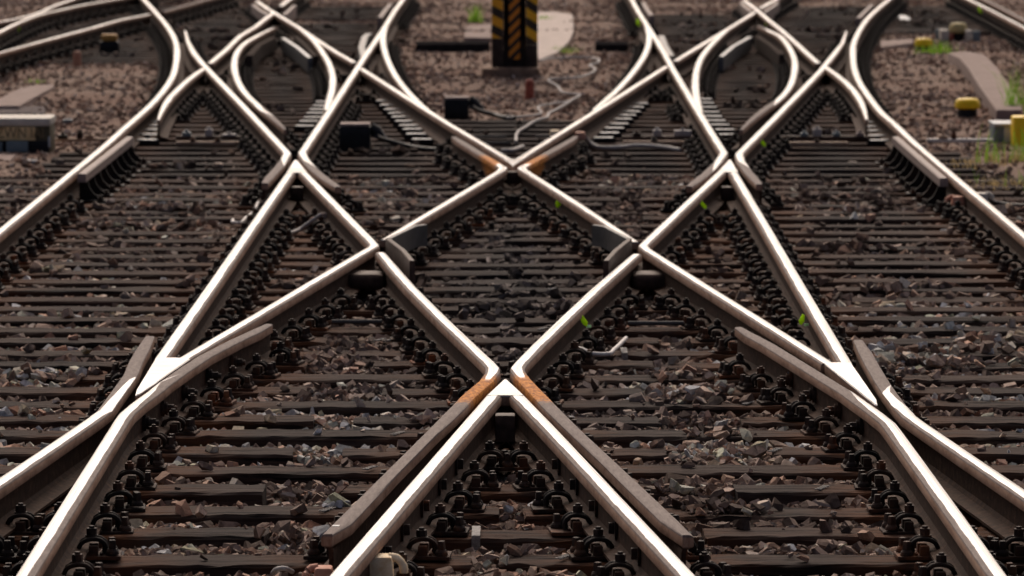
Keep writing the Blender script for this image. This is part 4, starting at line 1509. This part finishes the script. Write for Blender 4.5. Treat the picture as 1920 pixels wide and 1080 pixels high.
# ------------------------------------------------------------------ low equipment beside the rails
def px_box(name, x0, x1, yb, h_px, depth, mat, label=None, cat=None, z=ZG, bev=0.01, parent=None, dz=0.0):
    """a box whose front foot is seen at row yb from x0 to x1"""
    g, q = mpp((x0 + x1) / 2, yb, z)
    w_ = (x1 - x0) * q
    bm = bmesh.new()
    add_box(bm, 0, depth / 2, h_px * q / 2 + dz, w_, depth, h_px * q, bev)
    o = link(name, bm_mesh(bm, name, 40), mat, parent)
    o.location = g
    if label:
        tag(o, label, cat)
    return o, q


# point machine at the left edge
g, q = mpp(0, 289, ZG)
pm = empty("point_machine", g)
tag(pm, "point machine at the left edge with cream lid and faded lettered tan front", "point machine")
X = lambda px: px * q
slab("body", X(-120), X(94), 0.0, 0.45, 0.0, X(289 - 237), MAT['olive'], pm, 0.008)
slab("lid", X(-122), X(95.5), -0.030, 0.48, X(289 - 236.6), X(289 - 221), MAT['creme'], pm, 0.02)
slab("front_panel", X(-120), X(67), -0.022, -0.002, X(289 - 263), X(289 - 237.5), MAT['tan'], pm, 0.004)
slab("base", X(-120), X(92), -0.012, -0.003, 0.0, X(289 - 264), MAT['blackbox'], pm, 0.003)
slab("terminal_box", X(14), X(54), -0.10, -0.014, X(289 - 284), X(289 - 264), MAT['bluegrey'], pm, 0.008)
slab("terminal_box", X(-30), X(6), -0.10, -0.014, X(289 - 284), X(289 - 266), MAT['bluegrey'], pm, 0.008)
slab("hasp", X(91), X(95), -0.03, -0.014, X(289 - 276), X(289 - 256), MAT['lightgrey'], pm, 0.003)
fc = bpy.data.curves.new("letters", 'FONT')
fc.body = "ZWN IAI"
fc.size = 0.125
fc.extrude = 0.0015
fc.align_x = 'LEFT'
tmp = bpy.data.objects.new("letters", fc)
C.objects.link(tmp)
bpy.context.view_layer.update()
lme = bpy.data.meshes.new_from_object(tmp.evaluated_get(bpy.context.evaluated_depsgraph_get()))
lme.name = "lettering"
bpy.data.objects.remove(tmp)
lme.materials.clear()
lt = link("lettering", lme, MAT['ink'], pm)
lt.rotation_euler = (PI / 2, 0, 0)
lt.location = (X(-6), -0.0245, X(289 - 258))
lt.scale = (0.80, 1, 1)


def marker(label, cx, y_base, wcap, capmat, y_top, stem='blackbox', stem_w=0.8, square=False):
    g, q = mpp(cx, y_base, ZG)
    e = empty("ground_marker", g)
    tag(e, label, "marker")
    h_ = (y_base - y_top) * q
    r = wcap * q / 2
    cap_h = h_ * 0.56
    bm = bmesh.new()
    if square:
        add_box(bm, 0, r, h_ - cap_h * 0.3, 2 * r, 1.5 * r, cap_h * 0.62, 0.02)
    else:
        pr = [(0.86, 0.0), (1.0, 0.12), (1.0, 0.45), (0.93, 0.75), (0.72, 0.95), (0.3, 1.0)]
        seg, rings = 24, []
        for a, b in pr:
            rings.append([bm.verts.new((r * a * math.cos(2 * PI * k / seg), r + r * a * math.sin(2 * PI * k / seg), h_ - cap_h + cap_h * b)) for k in range(seg)])
        for i in range(len(rings) - 1):
            for k in range(seg):
                bm.faces.new((rings[i][k], rings[i][(k + 1) % seg], rings[i + 1][(k + 1) % seg], rings[i + 1][k]))
        bm.faces.new(rings[0][::-1]); bm.faces.new(rings[-1])
    link("cap", bm_mesh(bm, "cap", 45), MAT[capmat], e)
    bm = bmesh.new()
    if square:
        add_box(bm, 0, r, (h_ - cap_h * 0.62) / 2, 2 * r * stem_w, 1.4 * r, h_ - cap_h * 0.63, 0.03)
    else:
        add_cyl(bm, 0, r, 0, h_ - cap_h - 0.002, r * stem_w, r * stem_w * 0.94, 20)
    link("stem", bm_mesh(bm, "stem", 40), MAT[stem], e)
    return e


marker("larger yellow mushroom cap on a dark stem by the concrete trough lid", 1816, 221, 48, 'yellow', 185)
marker("smaller flat yellow mushroom cap farther back beside a green tuft", 1733, 99, 34, 'yellow', 72)
marker("faded pale yellow cap on dark legs between grey panels, far right", 1798, 78, 34, 'paleyellow', 43, stem_w=0.7)
marker("black squat lamp with an orange cap behind the red peg at left", 204, 101, 30, 'ochre', 65, stem_w=1.25, square=True)
# red pegs
for lab, cx, yb, yt, w_, m_ in (("small reddish domed peg in the dirt at far left", 145, 124, 95, 15, 'terracotta'), ("small dark red peg in the dirt below the striped mast", 993, 185, 148, 17, 'redpaint')):
    g, q = mpp(cx, yb, ZG)
    bm = bmesh.new()
    r = w_ * q / 2
    hh = (yb - yt) * q
    pr = [(1.0, 0.0), (1.0, 0.72), (0.92, 0.86), (0.65, 0.96), (0.2, 1.0)]
    rings = [[bm.verts.new((r * a * math.cos(2 * PI * k / 16), r * a * math.sin(2 * PI * k / 16), hh * b)) for k in range(16)] for a, b in pr]
    for i in range(len(rings) - 1):
        for k in range(16):
            bm.faces.new((rings[i][k], rings[i][(k + 1) % 16], rings[i + 1][(k + 1) % 16], rings[i + 1][k]))
    bm.faces.new(rings[-1]); bm.faces.new(rings[0][::-1])
    o = link("marker_peg", bm_mesh(bm, "marker_peg", 45), MAT[m_])
    o.location = g
    tag(o, lab, "peg")

# black junction boxes with dusty lids
for lab, x0, x1, yb, yt in (("black junction box with dusty lid beside the far left crossing rail, cable at its right", 636, 694, 287, 228),
                            ("black junction box with dusty lid on the dirt left of the striped mast", 833, 879, 223, 180)):
    g, q = mpp((x0 + x1) / 2, yb, ZG)
    e = empty("junction_box", g)
    tag(e, lab, "junction box")
    wd, hh = (x1 - x0) * q, (yb - yt) * q
    bm = bmesh.new(); add_box(bm, 0, 0.12, hh * 0.42, wd, 0.24, hh * 0.84, 0.012)
    link("body", bm_mesh(bm, "body", 40), MAT['blackbox'], e)
    bm = bmesh.new(); add_box(bm, 0, 0.13, hh * 0.84 + 0.012, wd * 0.97, 0.27, 0.022, 0.008)
    link("lid", bm_mesh(bm, "lid", 40), MAT['boxtop'], e)
    bm = bmesh.new()
    add_tube(bm, [(wd / 2, 0.10, hh * 0.78), (wd / 2 + 0.05, 0.10, hh * 0.66), (wd / 2 + 0.10, 0.09, hh * 0.45), (wd / 2 + 0.13, 0.08, hh * 0.36)], [0.05, 0.05, 0.035, 0.025], 10)
    link("cable_gland", bm_mesh(bm, "cable_gland", 50), MAT['blackbox'], e)

# cabinets at the right edge
g, q = mpp(1885, 270, ZG)
e = empty("point_machine", g)
tag(e, "low grey point machine at the right edge behind the grass", "point machine")
slab("body", (1864 - 1885) * q, 75 * q, 0, 0.4, 0, 33 * q, MAT['bluegrey'], e, 0.01)
slab("lid", (1862 - 1885) * q, 77 * q, -0.03, 0.43, 33.3 * q, 39 * q, MAT['lightgrey'], e, 0.01)
slab("door", (1882 - 1885) * q, 60 * q, -0.014, -0.002, 3 * q, 32 * q, MAT['lightgrey'], e, 0.004)
o, _ = px_box("cable_box", 1900, 1962, 275, 56, 0.25, MAT['yellow'], "bright yellow box cut off by the right edge", "box", bev=0.02)
px_box("equipment_cabinet", 1754, 1763, 74, 19, 0.06, MAT['bluegrey'], "dark grey upright panel left of the faded yellow cap", "panel")
px_box("equipment_cabinet", 1824, 1838, 80, 22, 0.06, MAT['bluegrey'], "dark grey upright panel right of the faded yellow cap", "panel")
px_box("trough_cover", 1764, 1779, 78, 22, 0.25, MAT['creme'], "pale block just left of the faded yellow cap", "block")
px_box("trough_cover", 1812, 1822, 79, 22, 0.25, MAT['creme'], "pale block just right of the faded yellow cap", "block")
px_box("equipment_block", 1780, 1788, 78, 15, 0.07, MAT['redpaint'], "small red block under the faded yellow cap", "block")


# trough lids, slabs and paths lying on the dirt
def ground_slab(name, label, cat, pts, mat, z=ZG + 0.05, th=0.07, kind=None):
    bm = bmesh.new()
    add_prism(bm, [G(px, py, z).xy for px, py in pts], z - th, z)
    es = [e for e in bm.edges if all(v.co.z > z - 0.001 for v in e.verts)]
    bmesh.ops.bevel(bm, geom=es, offset=0.008, segments=1, affect='EDGES')
    o = link(name, bm_mesh(bm, name, 30), mat)
    if kind:
        o["kind"] = kind
    else:
        tag(o, label, cat)
    return o


ground_slab("concrete_slab", "long pinkish concrete trough lid bending down at the right", "trough lid",
            [(1776, 99), (1812, 96), (1846, 102), (1868, 125), (1892, 160), (1914, 192), (1916, 206), (1868, 206), (1838, 165), (1815, 128), (1800, 110)], MAT['concrete'], ZG + 0.12, 0.2)
ground_slab("concrete_slab", "pinkish concrete trough lid rising at the left above the point machine", "trough lid",
            [(-30, 199), (0, 184), (35, 166), (62, 160), (102, 158), (100, 163), (72, 178), (36, 198)], MAT['concrete'], ZG + 0.05, 0.12)
ground_slab("concrete_slab", "dark grey slab between the left trough lid and point machine", "slab", [(-20, 212), (-20, 200), (84, 199), (86, 212)], MAT['greystone'], ZG + 0.02, 0.12)
ground_slab("walkway_slab", "tan slab corner at the left edge in front of the point machine", "slab", [(-30, 322), (-30, 287), (35, 286), (20, 300), (0, 312)], MAT['concrete'], ZG + 0.02, 0.09)
ground_slab("path", "", "", [(1008, 22), (1040, 22), (1074, 27), (1076, 58), (1066, 78), (1044, 98), (1010, 112), (1004, 70)], MAT['paleconcrete'], ZG + 0.035, 0.08, kind="structure")
ground_slab("walkway_slab", "pale concrete slab just left of the striped mast", "slab", [(870, 70), (872, 50), (921, 44), (921, 71)], MAT['concrete'], ZG + 0.03, 0.08)
ground_slab("edge_beam", "dark low beam lying on the dirt left of the mast", "beam", [(780, 83), (780, 77), (918, 76), (918, 82)], MAT['pitch'], ZG + 0.07, 0.09)  # thin black strip modelled in place of a slab's shadow
ground_slab("edge_beam", "dark low beam lying on the dirt right of the mast", "beam", [(1116, 83), (1116, 77), (1178, 77), (1178, 83)], MAT['pitch'], ZG + 0.07, 0.09)  # its counterpart, again shade put in as a black strip
ground_slab("stone_slab", "pale flat stone left of the small yellow cap", "stone", [(1651, 88), (1651, 76), (1712, 73), (1712, 80)], MAT['concrete'], ZG + 0.03, 0.05)
ground_slab("stone_slab", "grey flat stone on the dirt near the upper right corner", "stone", [(1688, 36), (1682, 28), (1700, 29), (1712, 38)], MAT['lightgrey'], ZG + 0.02, 0.04)


# ------------------------------------------------------------------ rods and cables
def rod(name, label, cat, pts, r, mat, zs, joint=None):
    bm = bmesh.new()
    P3 = [G(px, py, z) for (px, py), z in zip(pts, zs)]
    add_tube(bm, P3, r, 10)
    o = link(name, bm_mesh(bm, name, 50), MAT[mat])
    tag(o, label, cat)
    return o


def cable(label, pts, r, mat, z=-0.17, name="cable", zs=None, step=0.05):
    P3 = [G(px, py, z if zs is None else zs[i]) for i, (px, py) in enumerate(pts)]
    c = [q[:3] for q in catmull(P3, step)]
    bm = bmesh.new()
    add_tube(bm, c, r, 8)
    o = link(name, bm_mesh(bm, name, 60), MAT[mat])
    tag(o, label, "cable")
    return o


def point_rod(label, x0, x1, py, z, mats, blocks):
    g0, q = mpp((x0 + x1) / 2, py, z)
    e = empty("point_rod", g0)
    tag(e, label, "point rod")
    L = (x1 - x0) * q
    bm = bmesh.new(); add_box(bm, 0, 0, 0, L, 0.06, 0.028, 0.004)
    link("bar", bm_mesh(bm, "bar", 40), MAT[mats], e)
    for (bx, bw, bh, m_) in blocks:
        bm = bmesh.new()
        add_box(bm, (bx - (x0 + x1) / 2) * q, 0, 0.012 + bh / 2, bw * q, 0.075, bh, 0.006)
        add_cyl(bm, (bx - (x0 + x1) / 2) * q, 0, 0.013 + bh, 0.03 + bh, 0.016, seg=8)
        link("joint", bm_mesh(bm, "joint", 40), MAT[m_], e)
    return e


point_rod("pale rusty point rod from the left point machine to the outer rail", 97, 214, 262, -0.13, 'rustrod', [(118, 18, 0.03, 'nut'), (150, 10, 0.05, 'plate'), (168, 16, 0.03, 'rustrod')])
point_rod("pale point rod from the right point machine to the outer rail", 1738, 1862, 263, -0.13, 'palecable', [(1788, 8, 0.05, 'plate'), (1768, 16, 0.03, 'rustrod')])
point_rod("point rod across the left track between the blades", 330, 452, 258, -0.12, 'block', [(350, 16, 0.035, 'bluegrey'), (392, 14, 0.06, 'greycable'), (430, 26, 0.02, 'greycable')])
point_rod("rusty stretcher rod just in front of the left point rod", 330, 448, 268, -0.15, 'rustrod', [(362, 10, 0.02, 'nut'), (408, 12, 0.02, 'plate')])
point_rod("point rod across the right track between the blades", 1460, 1632, 258, -0.12, 'block', [(1508, 14, 0.03, 'bluegrey'), (1532, 16, 0.065, 'greycable'), (1568, 14, 0.03, 'bluegrey'), (1612, 14, 0.03, 'guard')])
point_rod("rusty stretcher rod just in front of the right point rod", 1478, 1590, 269, -0.15, 'rustrod', [(1532, 10, 0.02, 'plate')])
point_rod("point rod across the inner right blades with pale yoke", 1166, 1300, 258, -0.12, 'block', [(1194, 16, 0.03, 'nut'), (1232, 16, 0.055, 'greycable'), (1280, 32, 0.05, 'greycable')])
point_rod("rusty stretcher rod in front of the inner right point rod", 1168, 1284, 267, -0.15, 'rustrod', [(1226, 12, 0.02, 'clip')])

cable("twin grey cable looping from the path past the mast down to the far nose", [(1012, 114), (1032, 110), (1065, 108), (1102, 108), (1118, 110), (1122, 117), (1106, 122), (1116, 131), (1102, 140), (1070, 147), (1036, 148), (1046, 162), (1062, 175), (1084, 177), (1072, 188), (1048, 203), (1028, 214), (1026, 220), (1006, 226), (986, 238), (971, 248), (967, 266)], 0.014, 'greycable', -0.165)
cable("grey cable branching off towards the black junction box", [(1066, 190), (1040, 194), (1012, 199), (1010, 205), (1015, 211), (1004, 216), (975, 219), (950, 221)], 0.011, 'greycable', -0.165)
cable("black cable running from the junction box left of the mast", [(884, 200), (900, 208), (925, 215), (952, 221), (968, 221)], 0.022, 'blackcable', zs=[-0.06, -0.12, -0.165, -0.17, -0.17])
cable("short pale cable end behind the far centre nose", [(940, 283), (955, 283), (970, 279), (980, 275)], 0.02, 'greycable', -0.165)
cable("black cable from the junction box sagging to the far nose rails", [(706, 256), (728, 264), (760, 273), (795, 279), (822, 281)], 0.02, 'blackcable', zs=[-0.05, -0.11, -0.15, -0.165, -0.165])
cable("grey black cable sagging between rails right of the far nose", [(1098, 258), (1106, 268), (1122, 276), (1150, 277), (1195, 273), (1235, 275), (1275, 281)], 0.018, 'greycable', zs=[-0.08, -0.13, -0.16, -0.16, -0.155, -0.16, -0.17])
cable("black cable leaving the right outer rail by the salmon clamp", [(1850, 372), (1868, 381), (1895, 386), (1930, 387)], 0.02, 'blackcable', zs=[-0.10, -0.15, -0.165, -0.165])
cable("bent pale wire below the green chip right of the near nose", [(1078, 652), (1092, 655), (1110, 663), (1138, 664), (1152, 655), (1174, 634)], 0.011, 'palecable', zs=[-0.12, -0.125, -0.14, -0.145, -0.14, -0.135], step=0.02)
cable("curled pale wire beside the straight rail of the left triangle", [(437, 412), (438, 417), (448, 418), (462, 408), (476, 396), (484, 380)], 0.011, 'palecable', zs=[-0.17, -0.165, -0.165, -0.16, -0.15, -0.12], step=0.03)
cable("dark rod sloping from a grey block inside the left triangle", [(541, 438), (565, 428), (585, 414), (602, 402)], 0.013, 'greycable', zs=[-0.16, -0.15, -0.10, -0.06])
px_box("cable_clamp", 600, 621, 424, 24, 0.12, MAT['boxtop'], "small grey clamp block on the knuckle rail inside the left triangle", "clamp", z=-0.19, bev=0.012)
cable("bent grey pipe at the bottom edge left of the near nose rail", [(512, 1074), (520, 1067), (535, 1066), (548, 1072)], 0.009, 'greycable', zs=[-0.16, -0.13, -0.12, -0.14], step=0.02)
for lab, x0, x1, py in (("thin steel gauge rod across the sleepers left of the near nose", 622, 716, 603), ("thin steel gauge rod across the sleepers right of the near nose", 1178, 1282, 606),
                        ("pale steel gauge rod on the sleepers behind the left of the far nose", 896, 958, 268), ("thin rod across sleepers ahead of the mast at left", 886, 950, 257),
                        ("thin rod behind the right arm of the far nose", 1004, 1034, 256)):
    rod("gauge_rod", lab, "rod", [(x0, py), (x1, py)], 0.012, 'darkrod', [-0.155, -0.155])

# cast spacers under the obtuse crossings
for lab, x0, x1, y_ in (("rounded cast spacer between two rails below the left diamond corner", 644, 722, 541), ("rounded cast spacer between two rails below the right diamond corner", 1184, 1262, 541)):
    g, q = mpp((x0 + x1) / 2, y_, -0.15)
    e = empty("cast_spacer", g); tag(e, lab, "spacer")
    bm = bmesh.new(); wd = (x1 - x0) * q
    add_box(bm, 0, 0.14, 0.035, wd * 0.96, 0.26, 0.09, 0.03)
    link("body", bm_mesh(bm, "body", 60), MAT['block'], e)
    bm = bmesh.new(); add_box(bm, 0.02, 0.34, 0.05, wd * 0.4, 0.10, 0.03, 0.01)
    link("lug", bm_mesh(bm, "lug", 40), MAT['guard'], e)

# painted clamps gripping the rails
def clamp(label, px, py, mat, w_, d_, h_, sgn, z=-0.10, hook=True):
    g = G(px, py, z)
    e = empty("rail_clamp", g); tag(e, label, "rail clamp")
    bm = bmesh.new()
    add_box(bm, 0, 0, 0, w_, d_, h_, 0.010, taper=0.86)
    link("block", bm_mesh(bm, "block", 40), MAT[mat], e)
    if hook:
        bm = bmesh.new()
        c = [q[:3] for q in catmull([(sgn * w_ * 0.3, 0.005, h_ * 0.42), (sgn * w_ * 0.62, 0.0, h_ * 0.38), (sgn * w_ * 0.85, -0.01, h_ * 0.12), (sgn * w_ * 0.88, -0.012, -h_ * 0.15)], 0.012)]
        add_tube(bm, c, 0.015, 8)
        link("hook", bm_mesh(bm, "hook", 60), MAT[mat], e)
    return e


clamp("sandy yellow clamp on the inner side of the near nose arm at the bottom edge", 714, 1066, 'sand', 0.092, 0.12, 0.095, 1)
clamp("salmon red clamp on the outer side of the near nose arm at the bottom edge", 607, 1078, 'salmon', 0.07, 0.10, 0.06, -1, z=-0.12)
clamp("salmon clamp gripping the outer right rail near the guard rail's end", 1796, 376, 'salmon', 0.09, 0.12, 0.06, -1, z=-0.09)
clamp("pale clamp on the far side of the outer right rail by the black cable", 1841, 371, 'creme', 0.08, 0.12, 0.07, 1, z=-0.07)
clamp("sandy clamp behind the right arm of the far nose", 1040, 250, 'sand', 0.08, 0.12, 0.05, 1, z=-0.03, hook=False)
clamp("salmon clamp at the end of the right far flare", 1088, 254, 'salmon', 0.09, 0.12, 0.06, 1, z=-0.06, hook=False)


# ------------------------------------------------------------------ green chips stuck to the rails
def chip(label, px, py, h_px, mat='green', z=-0.055, lean=0.25, second=False):
    g, q = mpp(px, py, z)
    s = h_px * q * 1.05
    bm = bmesh.new()
    out = [(-0.22, 0.5), (0.05, 0.42), (0.20, 0.05), (0.30, -0.15), (0.12, -0.5), (-0.12, -0.38), (-0.28, -0.1)]
    a = [bm.verts.new((x * s + lean * z_ * s, -0.006 - 0.02 * abs(x), z_ * s)) for x, z_ in out]
    b = [bm.verts.new((x * s + lean * z_ * s, 0.004, z_ * s)) for x, z_ in out]
    bm.faces.new(a); bm.faces.new(b[::-1])
    n = len(out)
    for k in range(n):
        bm.faces.new((a[k], a[(k + 1) % n], b[(k + 1) % n], b[k]))
    for v in bm.verts:
        y_, z_ = v.co.y, v.co.z
        v.co.y, v.co.z = y_ + z_ * 0.75, z_ * 1.02
    if not second:
        o = link("marker_chip", bm_mesh(bm, "marker_chip"), MAT[mat])
        o.location = g
        tag(o, label, "marker chip")
        return o
    e = empty("marker_chip", g); tag(e, label, "marker chip")
    link("plate", bm_mesh(bm, "plate"), MAT[mat], e)
    bm = bmesh.new()
    add_box(bm, s * 0.42, 0.0, -s * 0.52, s * 0.45, 0.006, s * 0.25, 0.001)
    link("tab", bm_mesh(bm, "tab"), MAT['clear'], e)
    return e


chip("lime green chip on the wing rail right of the near nose", 1095, 601, 20, second=True, lean=-0.3)
chip("lime green chip with clear tab near the broad right nose", 1504, 599, 18, second=True, lean=0.5)
chip("lime green chip on the right rail of the diamond", 1047, 380, 18, lean=0.3)
chip("lime green chip on the right knuckle rail", 1318, 383, 17, lean=-0.5)
chip("lime green chip on the wing rail right of the small right nose", 1430, 267, 15, lean=-0.4)
chip("lime green chip on the right far flare", 1052, 259, 14, lean=0.0)
chip("blurred green chip on the corner rail at upper left", 33, 51, 16, lean=0.0)
chip("blurred green chip beside the upper right obtuse rail", 1197, 42, 14, lean=0.0)
chip("blurred green chip below the upper right small crossing", 1438, 43, 14, lean=0.0)
chip("blurred green chip on the rail in the upper right corner", 1838, 19, 13, lean=0.0)
chip("small blue chip on the long wing rail at right", 1481, 697, 12, mat='blue', z=-0.07)

# white chalk stroke on the left wing rail's end
g = G(630, 986, 0.0005)
bm = bmesh.new(); add_box(bm, 0, 0, 0.0008, 0.024, 0.028, 0.0012)
o = link("paint_mark", bm_mesh(bm, "paint_mark"), MAT['white'])
o.location = g
lw = [r for r in RAILS if r['short'] == "left wing rail of the near nose"][0]['o']
o.parent = lw


# ------------------------------------------------------------------ weeds
def tuft(label, cx, yb, n, h, spread, mats, z=ZG, name="grass_tuft", cat="grass tuft"):
    g = G(cx, yb, z)
    e = empty(name, g); tag(e, label, cat)
    for part, share, mk in mats:
        bm = bmesh.new()
        for _ in range(int(n * share)):
            x, y = rng.normal(0, spread), rng.normal(0, spread * 1.6)
            a = rng.uniform(0, 2 * PI)
            hh = h * rng.uniform(0.45, 1.1) * (0.6 if mk == 'straw' else 1.0)
            ln = rng.uniform(0.1, 0.75) * hh * (1.6 if mk == 'straw' else 0.7)
            w_ = rng.uniform(0.003, 0.0065)
            prev = None
            for k in range(5):
                t = k / 4
                p = Vector((x + math.cos(a) * ln * t * t, y + math.sin(a) * ln * t * t, hh * (t - 0.25 * t * t * (1.4 if mk == 'straw' else 0.6))))
                sdv = Vector((-math.sin(a + 0.7), math.cos(a + 0.7), 0)) * w_ * (1 - t * 0.9)
                cur = (bm.verts.new(p + sdv), bm.verts.new(p - sdv))
                if prev:
                    bm.faces.new((prev[0], prev[1], cur[1], cur[0]))
                prev = cur
        me = bpy.data.meshes.new(part); bm.to_mesh(me); bm.free()
        link(part, me, MAT[mk], e)
    return e


GS = (("green_foliage", 0.42, 'grass'), ("dry_foliage", 0.58, 'straw'))
tuft("green and straw grass tuft in front of the grey point machine at right", 1866, 308, 60, 0.36, 0.06, GS)
tuft("green and straw grass tuft cut off by the right edge under the yellow box", 1916, 306, 75, 0.38, 0.07, GS)
tuft("dry straw tuft lying on the ballast at the right edge", 1900, 350, 160, 0.17, 0.18, (("dry_foliage", 0.92, 'straw'), ("green_foliage", 0.08, 'grass')))
tuft("dry straw wisps spreading left of the right grass tuft", 1842, 312, 120, 0.17, 0.16, (("dry_foliage", 1.0, 'straw'),))
tuft("green tuft beside the smaller yellow cap", 1756, 104, 160, 0.20, 0.10, (("green_foliage", 1.0, 'grass'),))
tuft("thin green weed stalk before the right trough lid", 1903, 222, 60, 0.62, 0.05, (("green_foliage", 1.0, 'grass'),))
tuft("tall green weed left of the striped mast at the top", 891, 44, 90, 0.32, 0.05, (("green_foliage", 1.0, 'grass'),))
tuft("small green weed on the pale path right of the mast", 1022, 40, 70, 0.10, 0.06, (("green_foliage", 1.0, 'grass'),))
tuft("small green weed at the lower edge of the pale path", 1056, 98, 70, 0.10, 0.09, (("green_foliage", 0.8, 'grass'), ("dry_foliage", 0.2, 'straw')))
tuft("tiny green moss tuft above the left trough lid", 66, 156, 40, 0.06, 0.06, (("green_foliage", 1.0, 'grass'),))

px_box("litter_scrap", 41, 69, 306, 6, 0.05, MAT['lightgrey'], "small pale scrap on the gravel in front of the left point machine", "scrap", bev=0.004)
px_box("litter_scrap", 117, 135, 230, 6, 0.08, MAT['bluegrey'], "small bluish grey scrap on the dirt right of the left point machine", "scrap", bev=0.004)
